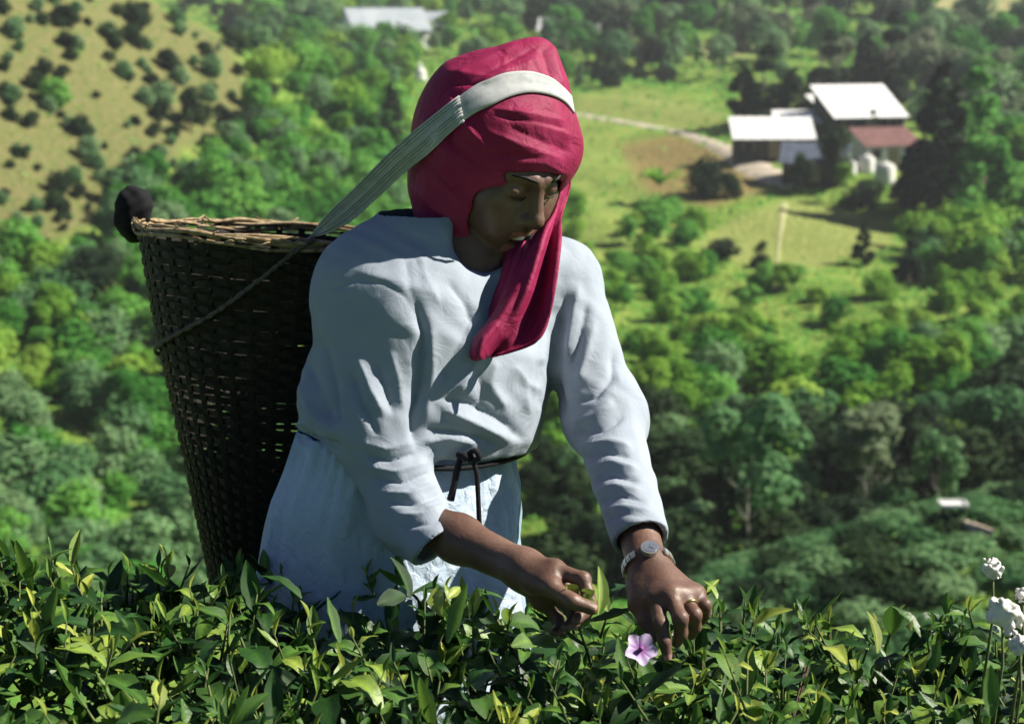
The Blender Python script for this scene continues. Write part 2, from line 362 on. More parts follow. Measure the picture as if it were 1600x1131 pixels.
TONE = {}
LAND = [('the scarf top', 850, 75), ('the low white-roofed shed', 1205, 225), ('the red-roofed house', 1382, 232), ('the mown clearing', 1250, 370), ('the bend of the dirt road', 1160, 250), ('the banana-like plant', 1030, 290),
 ('the watch-side sleeve', 960, 600), ('the wristwatch', 1018, 882), ('the tall sunlit conifer', 1512, 230), ('the basket rim', 350, 355), ('the middle of the basket', 300, 600), ('the basket foot', 330, 860), ('the dry hillside', 150, 180), ('the white shrine', 657, 113),
 ('the pale trough', 1487, 825), ('the slender gully tree', 1172, 760), ('the pale gully tree', 1355, 720), ('the head strap', 600, 280), ('the far white huts', 915, 62), ('the broad-roofed far house', 600, 55), ('the paired dark trees', 1385, 410), ('the far bare field', 1120, 82), ('the white flowers', 1560, 930), ('the dark bundle', 206, 334)]
def describe(px, py, hp, h_range, tone, shape):
    c = [(math.hypot(px - x, (py - y) * 1.2), n_, x, y) for n_, x, y in LAND] + [(abs(px) + 40, 'the left picture edge', 0, py - 1), (abs(1600 - px) + 40, 'the right picture edge', 1600, py - 1), (abs(py) + 40, 'the top picture edge', px + 1, 0)]
    f = (hp - h_range[0]) / (h_range[1] - h_range[0] + 1e-6); size = ['small', 'low', 'middling', 'large', 'tall'][min(4, int(f * 5))]; first = None
    for d_, n_, x, y in sorted(c)[:6]:
        dx, dy = px - x, py - y
        v_ = 'above' if dy < 0 else 'below'; h_ = 'left of' if dx < 0 else 'right of'
        rel = v_ if abs(dy) > 2.2 * abs(dx) else h_ if abs(dx) > 2.2 * abs(dy) else v_ + ' and ' + h_
        if n_.endswith('edge'): rel = 'close to' if d_ < 90 else 'some way in from' if d_ < 260 else 'far in from'
        elif d_ < 55: rel = 'just ' + rel
        elif d_ > 150: rel = 'far ' + rel
        t_ = '%s %s %s %s %s' % (size, tone, shape, rel, n_)
        first = first or t_
        if t_ not in USED: USED.add(t_); return t_
    return first
USED = set()
# --- single trees and shrubs that stand out: (kit, base px, base py, height px, width factor, material, name, label)
LONE = [
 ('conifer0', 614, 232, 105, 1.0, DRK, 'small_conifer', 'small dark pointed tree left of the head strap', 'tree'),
 ('conifer0', 1464, 348, 255, 1.15, DRK, 'tall_conifer', 'tall black-green tree directly right of the houses', 'tree'),  # shade on the conifer's left side put into a black-green leaf colour
 ('conifer1', 1516, 345, 240, 1.35, MID, 'tall_conifer', 'tall bright green tree with sunlit right side by the houses', 'tree'),  # sun on the conifer's right side put into a brighter leaf colour
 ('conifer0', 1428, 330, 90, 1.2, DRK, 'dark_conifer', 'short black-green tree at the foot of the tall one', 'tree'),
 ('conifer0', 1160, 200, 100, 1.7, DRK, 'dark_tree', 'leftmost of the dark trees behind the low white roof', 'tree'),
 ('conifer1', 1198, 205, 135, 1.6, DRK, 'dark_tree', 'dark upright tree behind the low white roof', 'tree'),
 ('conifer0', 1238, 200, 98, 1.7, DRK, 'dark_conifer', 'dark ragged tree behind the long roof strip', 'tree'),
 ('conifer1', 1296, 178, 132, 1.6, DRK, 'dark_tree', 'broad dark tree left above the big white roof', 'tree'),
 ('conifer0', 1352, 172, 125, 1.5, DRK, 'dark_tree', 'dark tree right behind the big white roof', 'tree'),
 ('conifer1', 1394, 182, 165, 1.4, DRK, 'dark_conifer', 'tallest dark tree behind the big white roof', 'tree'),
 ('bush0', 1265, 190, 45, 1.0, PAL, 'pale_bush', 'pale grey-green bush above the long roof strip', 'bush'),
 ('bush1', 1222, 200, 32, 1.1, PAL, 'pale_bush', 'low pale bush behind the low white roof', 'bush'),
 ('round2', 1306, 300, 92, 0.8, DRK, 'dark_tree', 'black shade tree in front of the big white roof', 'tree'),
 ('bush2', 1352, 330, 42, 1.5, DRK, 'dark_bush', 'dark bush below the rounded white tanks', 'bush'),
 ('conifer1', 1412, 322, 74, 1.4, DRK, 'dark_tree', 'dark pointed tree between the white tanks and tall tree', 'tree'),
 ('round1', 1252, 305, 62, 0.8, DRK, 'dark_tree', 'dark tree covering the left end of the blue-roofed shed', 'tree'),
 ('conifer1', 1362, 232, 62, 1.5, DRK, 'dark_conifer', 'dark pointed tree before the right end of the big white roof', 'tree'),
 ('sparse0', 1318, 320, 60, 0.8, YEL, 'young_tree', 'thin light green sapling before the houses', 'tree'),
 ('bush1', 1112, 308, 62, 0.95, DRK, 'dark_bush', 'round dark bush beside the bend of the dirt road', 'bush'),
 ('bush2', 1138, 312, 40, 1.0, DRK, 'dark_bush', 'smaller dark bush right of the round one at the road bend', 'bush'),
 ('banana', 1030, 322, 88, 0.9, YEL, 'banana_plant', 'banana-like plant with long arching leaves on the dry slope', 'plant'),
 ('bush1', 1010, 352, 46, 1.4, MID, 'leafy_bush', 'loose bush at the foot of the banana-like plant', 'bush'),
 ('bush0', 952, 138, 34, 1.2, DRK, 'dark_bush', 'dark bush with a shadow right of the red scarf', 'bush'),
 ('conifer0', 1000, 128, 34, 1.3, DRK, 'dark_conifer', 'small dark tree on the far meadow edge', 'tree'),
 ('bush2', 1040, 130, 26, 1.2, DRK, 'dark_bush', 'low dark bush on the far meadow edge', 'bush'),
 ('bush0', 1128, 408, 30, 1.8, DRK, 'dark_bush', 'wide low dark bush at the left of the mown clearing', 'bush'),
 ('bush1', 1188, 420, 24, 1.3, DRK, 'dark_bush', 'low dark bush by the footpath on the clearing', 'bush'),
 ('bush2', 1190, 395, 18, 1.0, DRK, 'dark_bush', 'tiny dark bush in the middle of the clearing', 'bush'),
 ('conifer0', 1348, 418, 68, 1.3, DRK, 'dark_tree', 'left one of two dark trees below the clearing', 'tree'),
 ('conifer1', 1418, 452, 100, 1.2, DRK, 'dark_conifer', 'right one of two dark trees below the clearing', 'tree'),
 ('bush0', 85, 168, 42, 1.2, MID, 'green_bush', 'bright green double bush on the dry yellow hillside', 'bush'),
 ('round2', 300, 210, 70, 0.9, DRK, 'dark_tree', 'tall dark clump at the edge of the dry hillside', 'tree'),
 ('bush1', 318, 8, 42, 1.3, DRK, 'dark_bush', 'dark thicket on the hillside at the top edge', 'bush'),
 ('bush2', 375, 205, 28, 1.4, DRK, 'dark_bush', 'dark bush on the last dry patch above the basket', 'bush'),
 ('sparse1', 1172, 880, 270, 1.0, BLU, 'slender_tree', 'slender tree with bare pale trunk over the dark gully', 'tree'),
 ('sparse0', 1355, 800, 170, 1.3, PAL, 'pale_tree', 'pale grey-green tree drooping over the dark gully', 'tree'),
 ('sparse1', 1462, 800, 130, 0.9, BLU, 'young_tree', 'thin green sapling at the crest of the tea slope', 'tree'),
 ('bush0', 1212, 868, 60, 1.5, DRK, 'gully_bush', 'low dark bush at the lower left foot of the tea spur', 'bush'),  # dark leaf colour of the low gully bushes stands for shade
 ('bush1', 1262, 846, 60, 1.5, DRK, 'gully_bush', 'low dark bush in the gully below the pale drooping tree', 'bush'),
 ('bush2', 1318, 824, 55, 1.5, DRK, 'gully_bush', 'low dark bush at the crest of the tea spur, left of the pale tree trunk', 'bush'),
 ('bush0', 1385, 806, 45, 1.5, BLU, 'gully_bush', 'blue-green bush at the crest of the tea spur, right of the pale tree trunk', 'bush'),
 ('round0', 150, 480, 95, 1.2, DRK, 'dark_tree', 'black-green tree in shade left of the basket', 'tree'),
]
presolve([(q[1], q[2]) for q in LONE])
for k, px, py, hp, wd, mt, nm, lb, ct in LONE:
    q = spot(px, py); plant(k, nm, q, size_px(q, hp), lb, ct, None, mt, wd)

# --- the dotted bushes of the dry hillside
HB = [(45, 40), (92, 42), (137, 40), (25, 55), (165, 58), (205, 55), (130, 80), (115, 92), (168, 92), (228, 80), (265, 90), (325, 90), (300, 95),
      (150, 150), (55, 190), (105, 192), (5, 140), (15, 160), (198, 118), (258, 150), (240, 132), (145, 210), (212, 190), (247, 208), (275, 188), (30, 240),
      (62, 262), (152, 255), (210, 245), (250, 242), (270, 225), (88, 295), (130, 305), (55, 325), (85, 318), (8, 305), (115, 285), (185, 270), (20, 365),
      (110, 340), (75, 380), (160, 345), (122, 22), (182, 22), (230, 20), (280, 35), (218, 35), (330, 145), (285, 128), (345, 180), (355, 205), (60, 350), (140, 325),
      (180, 300), (225, 165), (170, 225), (350, 55), (305, 60), (375, 80), (395, 120), (365, 150), (390, 190), (100, 355), (30, 345), (365, 110)]
_r = random.Random(4)
HB += [q for q in ((_r.uniform(0, 420), _r.uniform(0, 370)) for _ in range(110)) if q[1] < 380 - 0.35 * q[0]]
HB = [(px + random.uniform(-5, 5), py + 6 + random.uniform(-3, 3)) for px, py in HB]; presolve(HB)
for i, (px, py) in enumerate(HB):
    q = spot(px, py); hb_ = random.choice([11, 13, 16, 18, 20, 22, 26, 32]); h = size_px(q, hb_)
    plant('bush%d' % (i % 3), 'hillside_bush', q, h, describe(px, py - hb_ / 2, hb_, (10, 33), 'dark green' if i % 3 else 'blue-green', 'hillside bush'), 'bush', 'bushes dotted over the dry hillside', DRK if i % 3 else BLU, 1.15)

# --- masses of trees by place: polygon in the picture, count, heights (px), materials
def fill(poly, n, hp, mats, kits, name, label, group, cat='tree', wide=(0.95, 1.35), avoid=(), seed=1, squash=1.0):
    r = np.random.default_rng(seed); P = np.array(poly, float); lo = P.min(0); hi = P.max(0); got = []
    tries = 0
    while len(got) < n and tries < n * 60:
        tries += 1
        q = lo + (hi - lo) * r.uniform(0, 1, 2)
        if not in_poly(q[0], q[1], poly) or any(in_poly(q[0], q[1], a) for a in avoid): continue
        if any(abs(q[0] - g[0]) < 15 and abs(q[1] - g[1]) < 8 for g in got): continue
        got.append(q)
    H = hit([g[0] for g in got], [g[1] for g in got])
    for i, pos in enumerate(H):
        if np.isnan(pos[0]): continue
        k_ = kits[i % len(kits)]; hh = r.uniform(*hp); mt = mats[int(r.integers(len(mats)))]
        tone = {'leaf_yellow_green': 'yellow-green', 'leaf_mid_green': 'fresh green', 'leaf_blue_green': 'blue-green', 'leaf_dark_green': 'dark green', 'leaf_pale_grey_green': 'grey-green'}[mt.name]
        shape = {'bus': 'rounded shrub', 'rou': 'broad-crowned tree', 'spa': 'thin airy tree', 'con': 'pointed tree'}[k_[:3]]
        plant(k_, name, pos, size_px(pos, hh), describe(got[i][0], got[i][1] - hh * 0.5, hh, hp, tone, shape), cat, group, mt, r.uniform(*wide), rz=r.uniform(0, 6.28))
TEA_POLY = [(1080, 925), (1250, 850), (1470, 775), (1680, 760), (1680, 1010), (1180, 1000)]
HOUSES = [(1150, 150), (1440, 150), (1440, 300), (1150, 310)]
fill([(420, 5), (640, 5), (640, 240), (500, 330), (330, 340), (270, 300), (380, 200), (400, 60)], 120, (22, 50), [BLU, MID, MID, YEL], ['bush0', 'bush1', 'round0', 'bush2'], 'slope_bush', 'green bush in the thicket on the slope behind the basket', 'thicket on the slope behind the basket', 'bush', seed=2)
fill([(180, 300), (640, 260), (640, 420), (180, 440)], 70, (40, 75), [MID, BLU, MID], ['round0', 'round1', 'bush0', 'bush1'], 'slope_tree', 'broad green tree just above the basket rim', 'trees above the basket rim', seed=3)
fill([(-60, 400), (330, 400), (330, 640), (-60, 640)], 70, (40, 75), [MID, BLU, MID, YEL], ['bush0', 'round1', 'bush2', 'bush1'], 'valley_tree', 'green valley tree left of the dark basket', 'valley trees left of the basket', seed=4)
fill([(-60, 640), (420, 640), (420, 1000), (-60, 1000)], 70, (55, 100), [BLU, MID, BLU], ['bush0', 'bush1', 'bush2', 'round2'], 'valley_bush', 'soft green shrub low in the valley at lower left', 'shrubs low in the valley at left', 'bush', seed=5)
fill([(860, 330), (1060, 330), (1180, 440), (1420, 470), (1660, 380), (1660, 560), (860, 560)], 95, (20, 46), [YEL, YEL, MID, YEL], ['bush0', 'round0', 'bush1', 'round2', 'bush2'], 'valley_bush', 'sunlit yellow-green bush on the valley side right of the picker', 'sunlit bushes on the valley side', 'bush', seed=6)
fill([(860, 560), (1660, 560), (1660, 700), (1450, 760), (860, 780)], 85, (44, 88), [MID, YEL, MID, YEL, BLU], ['bush0', 'round1', 'bush2', 'round2', 'bush1'], 'valley_tree', 'bright green tree in the valley right of the sleeve', 'green trees in the valley right of the sleeve', seed=7)
fill([(820, 790), (1040, 710), (1450, 690), (1640, 640), (1640, 765), (1480, 775), (1250, 850), (1080, 930), (820, 960)], 75, (60, 120), [DRK, DRK, DRK, BLU], ['round1', 'bush2', 'round2', 'bush0'], 'gully_tree', 'dark tree in the shaded gully behind the hands', 'trees in the shaded gully', seed=8, avoid=(TEA_POLY,))  # near-black leaf colour puts the gully's shade into the trees
fill([(1565, 240), (1660, 230), (1660, 450), (1420, 445), (1440, 375), (1560, 360)], 50, (40, 85), [YEL, MID, BLU], ['round0', 'bush1', 'round2', 'bush0'], 'slope_tree', 'light green tree right of the houses', 'light trees right of the houses', seed=9)
fill([(800, 25), (1150, 25), (1130, 120), (880, 140)], 70, (30, 65), [BLU, PAL, MID, DRK], ['round0', 'round1', 'sparse0', 'conifer0'], 'far_tree', 'hazy tree on the far slope above the meadow', 'hazy far trees above the meadow', seed=10, avoid=(FIELD,))
fill([(780, -50), (1460, -50), (1460, 60), (780, 40)], 85, (45, 90), [PAL, BLU, DRK, BLU], ['round0', 'conifer0', 'round2', 'conifer1'], 'forest_tree', 'dark hazy forest tree along the top of the picture', 'forest along the top edge', seed=11)  # pale and bluish leaves carry distance haze in their colour
fill([(1140, 60), (1660, 40), (1660, 250), (1440, 240), (1430, 150), (1150, 140)], 90, (35, 75), [BLU, PAL, MID, PAL], ['round0', 'round1', 'bush1', 'round2'], 'forest_tree', 'grey-green forest tree on the slope behind the houses', 'forest behind the houses', seed=12, avoid=(FIELD2,))  # paler leaf colours put haze over the forest behind the farm
fill([(420, -50), (800, -50), (800, 90), (680, 130), (420, 60)], 60, (28, 55), [MID, BLU, YEL], ['round0', 'bush0', 'round1'], 'far_tree', 'light green far tree above and left of the scarf', 'far trees left of the scarf', seed=13)

# --- tea bushes in rows on the spur at lower right
TEA_POLY2 = [(1040, 960), (1090, 900), (1250, 825), (1470, 755), (1660, 740), (1660, 1020), (1060, 1020)]
r_ = np.random.default_rng(21); cnt = 0
TEA_POLY = [(1080, 925), (1250, 850), (1470, 775), (1680, 760), (1680, 1010), (1180, 1000)]
spots = []
for row, yy in enumerate(np.arange(23.0, 42, 1.35)):
    for xx in np.arange(0.8, 16, 0.85):
        x = xx + r_.normal(0, 0.12); y = yy + 0.18 * (x - 9) + r_.normal(0, 0.12); z = float(ground_z(x, y))
        a, b, d = proj((x, y, z + 0.3))
        if in_poly(a, b, TEA_POLY2): spots.append((x, y, z, d, a, b))
spots.sort(key=lambda s_: s_[3])
print('tea spots', len(spots))
for i, (x, y, z, d, a, b) in enumerate(spots[:300]):
    hs = r_.uniform(0.62, 0.85)
    plant('mound%d' % (i % 2), 'tea_bush', (x, y, z), hs, describe(a, b, hs, (0.62, 0.85), 'blue-green' if i % 3 else 'dark green', 'spur tea bush'), 'tea bush', 'tea bushes on the lower right spur', BLU if i % 3 else DRK, r_.uniform(1.7, 2.0))

# --- undergrowth nobody could count, over the whole visible valley
r_ = np.random.default_rng(31)
n = 80000
yy = 10 * (42.0 ** r_.uniform(0, 1, n)); xx = (r_.uniform(-0.36, 0.36, n)) * yy; H = np.stack([xx, yy, ground_z(xx, yy)], 1)
px, py, rd = proj(H); R01 = r_.uniform(0, 1, n)
keep = ~in_poly(px, py, CLEAR) & ~in_poly(px, py, FIELD) & ~in_poly(px, py, HOUSES) & ~(in_poly(px, py, MEAD) & (R01 < 0.93)) & ~(in_poly(px, py, CLEAR2) & (R01 < 0.8)) & ~(in_poly(px, py, BROWN) & (R01 < 0.85)) & ~(in_poly(px, py, DRY) & (R01 < 0.7)) & ~in_poly(px, py, FIELD2)
H = H[keep]; rd = rd[keep]
s_ = np.clip(rd * 5.0 / FPX, 0.04, 0.8)
H[:, 2] += s_ * r_.uniform(0.1, 1.3, len(H))
V, F = leaf_quads(H, np.repeat([[0, -0.25, 1.0]], len(H), 0), s_, r_)
tag(link('undergrowth', mesh_np('undergrowth', V, F, MID, smooth=False)), 'low tangled green undergrowth covering the valley slopes', None, kind='stuff')
# ------------------------------------------------------------------ houses and other far things
M_SHEET = noise_mat('white_roof_sheet', [(0.3, (0.72, 0.73, 0.74)), (0.7, (0.82, 0.82, 0.82))], scale=0.8, bstr=0.1, rough=0.5)
M_WALLW = noise_mat('whitewash', [(0.3, (0.62, 0.62, 0.6)), (0.7, (0.8, 0.8, 0.78))], scale=1.0, bstr=0.15)
M_WALLD = noise_mat('dark_timber_wall', [(0.3, (0.025, 0.028, 0.03)), (0.7, (0.06, 0.06, 0.055))], scale=1.0, bstr=0.3)
M_WALLT = noise_mat('tan_plank', [(0.3, (0.22, 0.17, 0.09)), (0.7, (0.36, 0.29, 0.17))], scale=1.0, bstr=0.3)
M_RUST = noise_mat('rust_red_sheet', [(0.3, (0.13, 0.06, 0.058)), (0.7, (0.20, 0.10, 0.095))], scale=1.5, bstr=0.2)
M_BLUE = noise_mat('blue_grey_sheet', [(0.3, (0.05, 0.065, 0.10)), (0.7, (0.10, 0.12, 0.17))], scale=1.0, bstr=0.2)
M_FAR = noise_mat('hazed_grey_sheet', [(0.3, (0.26, 0.30, 0.34)), (0.7, (0.38, 0.42, 0.46))], scale=0.6, bstr=0.1)  # blue-grey of distant haze mixed into the far roof colour
M_DGLASS = noise_mat('dark_pane', [(0.3, (0.015, 0.017, 0.02)), (0.7, (0.03, 0.035, 0.04))], scale=1.0, bstr=0, rough=0.15)
def house(px, py, w, dep, wall, roofh, rz, mw, mr, name, label, mono=False, cat='house', nwin=3, over=0.35):
    """w along its local x, gable roof (ridge along x) or single pitch roof facing the viewer"""
    q = spot(px, py); R = Matrix.Rotation(rz, 3, 'Z')
    o = thing(name, q, label, cat)
    def part(nm, mb, mat, par=None):
        me = mb.mesh(nm, mat); c = bpy.data.objects.new(nm, me); COL.objects.link(c); c.parent = par or o
        return c
    o.rotation_euler = (0, 0, rz)
    b = MB(); b.box((0, 0, wall / 2 - 0.6), (w / 2, dep / 2, wall / 2 + 0.6)); 
    if not mono:
        b.add([(-w / 2, -dep / 2, wall), (-w / 2, dep / 2, wall), (-w / 2, 0, wall + roofh), (w / 2, -dep / 2, wall), (w / 2, dep / 2, wall), (w / 2, 0, wall + roofh)], [(0, 1, 2), (3, 5, 4), (0, 2, 5, 3), (1, 4, 5, 2)])
    part('wall', b, mw)
    ov = over; t = 0.07
    sl = roofh / (dep / 2) if not mono else roofh / dep
    def sheet(y0, z0, y1, z1, nm):
        rb = MB(); nseg = max(6, int(w / 0.5))
        for k in range(nseg):                       # corrugated sheets side by side, each lapping the next
            x0 = -w / 2 - ov + (w + 2 * ov) * k / nseg; x1 = -w / 2 - ov + (w + 2 * ov) * (k + 1) / nseg; e = 0.02 * (k % 2)
            rb.add([(x0, y0, z0 + e), (x1, y0, z0 + e), (x1, y1, z1 + e), (x0, y1, z1 + e), (x0, y0, z0 + e + t), (x1, y0, z0 + e + t), (x1, y1, z1 + e + t), (x0, y1, z1 + e + t)],
                   [(3, 2, 1, 0), (4, 5, 6, 7), (0, 1, 5, 4), (1, 2, 6, 5), (2, 3, 7, 6), (3, 0, 4, 7)])
        part(nm, rb, mr)
    if mono:
        sheet(-dep / 2 - ov, wall + 0.04 - ov * sl, dep / 2 + ov, wall + roofh + 0.04 + ov * sl, 'roof')
        b2 = MB(); b2.add([(-w / 2, dep / 2, wall), (w / 2, dep / 2, wall), (w / 2, dep / 2, wall + roofh), (-w / 2, dep / 2, wall + roofh), (-w / 2, -dep / 2, wall), (w / 2, -dep / 2, wall)], [(0, 1, 2, 3), (4, 0, 3), (5, 2, 1)]); part('gable', b2, mw)
    else:
        sheet(-dep / 2 - ov, wall - ov * sl + 0.04, 0, wall + roofh + 0.04, 'roof'); sheet(dep / 2 + ov, wall - ov * sl + 0.04, 0, wall + roofh + 0.04, 'roof')
        rc = MB(); rc.box((0, 0, wall + roofh + 0.13), (w / 2 + ov, 0.14, 0.035)); part('ridge_cap', rc, mr)
    for k in range(nwin):
        x = -w / 2 + w * (k + 0.5) / nwin; door = (k == nwin // 2); hw = 0.42; z0 = 0.05 if door else wall * 0.42; z1 = wall * 0.82
        fb = MB(); fb.box((x, -dep / 2 - 0.03, (z0 + z1) / 2), (hw, 0.05, (z1 - z0) / 2)); f = part('door' if door else 'window', fb, M_WALLT if door else M_DGLASS)
        sb = MB()
        for sx in (-1, 1): sb.box((x + sx * (hw + 0.05), -dep / 2 - 0.05, (z0 + z1) / 2), (0.05, 0.06, (z1 - z0) / 2 + 0.1))
        sb.box((x, -dep / 2 - 0.05, z1 + 0.05), (hw, 0.06, 0.05)); part('frame', sb, M_WALLT, f)
    return o
D2R = math.radians
presolve([(1340, 212), (1205, 246), (1262, 216), (1296, 196), (1382, 262), (1272, 288), (600, 72), (655, 62), (876, 70), (914, 72), (936, 68), (657, 128), (1328, 275), (1353, 272), (1382, 290), (1487, 830)])
house(1340, 212, 7.4, 5.6, 1.9, 2.6, D2R(14), M_WALLD, M_SHEET, 'farm_house', 'largest house with a big blank white sloping roof', mono=True)
house(1205, 246, 7.2, 3.0, 1.9, 1.5, D2R(0), M_WALLD, M_SHEET, 'long_shed', 'low shed with a wide white roof at the left of the farm', mono=True, cat='shed')
house(1262, 216, 6.6, 2.4, 1.7, 0.8, D2R(-5), M_WALLD, M_SHEET, 'narrow_shed', 'narrow shed with a thin white roof strip in the middle of the farm', mono=True, cat='shed', nwin=2)
house(1296, 196, 3.6, 2.6, 1.7, 1.1, D2R(22), M_WALLD, M_SHEET, 'small_shed', 'small shed with a tilted white roof left of the largest house', mono=True, cat='shed', nwin=1)
house(1382, 262, 5.2, 3.4, 2.1, 1.2, D2R(14), M_WALLW, M_RUST, 'red_roofed_house', 'white house with a rust-red sheet roof', mono=True)
house(1272, 288, 5.6, 3.2, 1.7, 1.3, D2R(-12), M_WALLD, M_BLUE, 'blue_roofed_shed', 'dark shed with a blue-grey sheet roof nearest the road', mono=True, cat='shed')
house(600, 72, 13, 7, 2.6, 3.2, D2R(28), M_WALLW, M_FAR, 'far_house', 'hazy pale house with a broad roof at the top left of the scarf', nwin=4)
house(655, 62, 9, 5, 2.4, 2.0, D2R(8), M_WALLW, M_FAR, 'far_house', 'hazy pale house right of the broad-roofed one', nwin=3)
house(876, 70, 6.5, 4.5, 2.4, 1.8, D2R(-10), M_WALLW, M_SHEET, 'far_house', 'far white house just right of the scarf top', nwin=2)
house(914, 72, 3.8, 3.4, 2.6, 1.6, D2R(5), M_WALLW, M_SHEET, 'far_house', 'small far white hut, left of the pair among dark trees', nwin=2)
house(936, 68, 3.4, 3.2, 2.6, 1.6, D2R(-6), M_WALLW, M_SHEET, 'far_house', 'small far white hut, right of the pair among dark trees', nwin=1)
# prayer-flag white cone (small white shrine) on the meadow, and round white tanks before the red-roofed house
def lathe(prof, seg=20):
    b = MB(); V = []; n = len(prof)
    for r0, z in prof:
        for k in range(seg): V.append((r0 * math.cos(6.2832 * k / seg), r0 * math.sin(6.2832 * k / seg), z))
    b.add(V, [(i * seg + k, i * seg + (k + 1) % seg, (i + 1) * seg + (k + 1) % seg, (i + 1) * seg + k) for i in range(n - 1) for k in range(seg)] + [tuple(range(seg - 1, -1, -1)), tuple((n - 1) * seg + k for k in range(seg))])
    return b
q = spot(657, 128); s_ = size_px(q, 1)
o = thing('white_shrine', q, 'small pointed white shrine on the meadow left of the scarf', 'shrine')
for nm, prof in (('base', [(10 * s_, -2 * s_), (10 * s_, 8 * s_), (9 * s_, 9 * s_)]), ('dome', [(8.5 * s_, 9 * s_), (9 * s_, 13 * s_), (7 * s_, 18 * s_), (4 * s_, 21 * s_)]), ('spire', [(3.5 * s_, 21 * s_), (2.6 * s_, 25 * s_), (0.6 * s_, 30 * s_)])):
    c = bpy.data.objects.new(nm, lathe(prof).mesh(nm, M_WALLW, True)); COL.objects.link(c); c.parent = o
for px, py, rp, lb in ((1328, 275, 10, 'smallest leftmost of the three white tanks by the red-roofed house'), (1353, 272, 13, 'middle one of the three white tanks by the red-roofed house'), (1382, 290, 16, 'largest rightmost of the three white tanks by the red-roofed house')):
    q = spot(px, py); s_ = size_px(q, rp)
    o = thing('water_tank', q, lb, 'tank', 'white tanks by the house')
    for nm, prof in (('drum', [(0.96 * s_, -0.3), (s_, 0.1 * s_), (s_, 1.5 * s_), (0.94 * s_, 1.65 * s_)]), ('lid', [(0.9 * s_, 1.66 * s_), (0.6 * s_, 1.85 * s_), (0.22 * s_, 1.95 * s_), (0.2 * s_, 2.05 * s_)])):
        c = bpy.data.objects.new(nm, lathe(prof).mesh(nm, M_WALLW, True)); COL.objects.link(c); c.parent = o
# small pale trough on the tea slope
q = spot(1487, 830); s_ = size_px(q, 1)
o = thing('pale_trough', (q[0], q[1], q[2] + 0.42), 'small pale water trough lying low on the tea slope', 'trough')
b = MB(); b.box((0, 0, 0.10), (20 * s_, 0.18, 0.012)); b.box((0, -0.19, 0.12), (20 * s_, 0.015, 0.035)); b.box((0, 0.19, 0.12), (20 * s_, 0.015, 0.035)); b.box((-20 * s_, 0, 0.12), (0.015, 0.17, 0.035)); b.box((20 * s_, 0, 0.12), (0.015, 0.17, 0.035))
c = bpy.data.objects.new('basin', b.mesh('basin', M_SHEET)); COL.objects.link(c); c.parent = o
for sx in (-1, 1):
    b = MB(); b.box((sx * 15 * s_, 0, -0.22), (0.03, 0.10, 0.29)); c = bpy.data.objects.new('leg', b.mesh('leg', M_WALLD)); COL.objects.link(c); c.parent = o
# ------------------------------------------------------------------ implicit-surface modelling (for the body and the cloth on it)
def smin(a, b, k):
    if k <= 0: return np.minimum(a, b)
    h = np.maximum(k - np.abs(a - b), 0) / k
    return np.minimum(a, b) - h * h * k * 0.25
def smax(a, b, k): return -smin(-a, -b, k)
def d_cone(P, a, b, ra, rb):
    a = np.asarray(a, np.float32); ab = np.asarray(b, np.float32) - a; q = P - a
    t = np.clip((q @ ab) / (ab @ ab + 1e-12), 0, 1)
    return np.linalg.norm(q - t[:, None] * ab, axis=1) - (ra + (rb - ra) * t)
def d_ell(P, c, R, r):
    """ellipsoid; R rows = local axes in world space"""
    q = (P - np.asarray(c, np.float32)) @ np.asarray(R, np.float32).T; r = np.asarray(r, np.float32)
    k0 = np.linalg.norm(q / r, axis=1); k1 = np.linalg.norm(q / (r * r), axis=1) + 1e-9
    return k0 * (k0 - 1) / k1
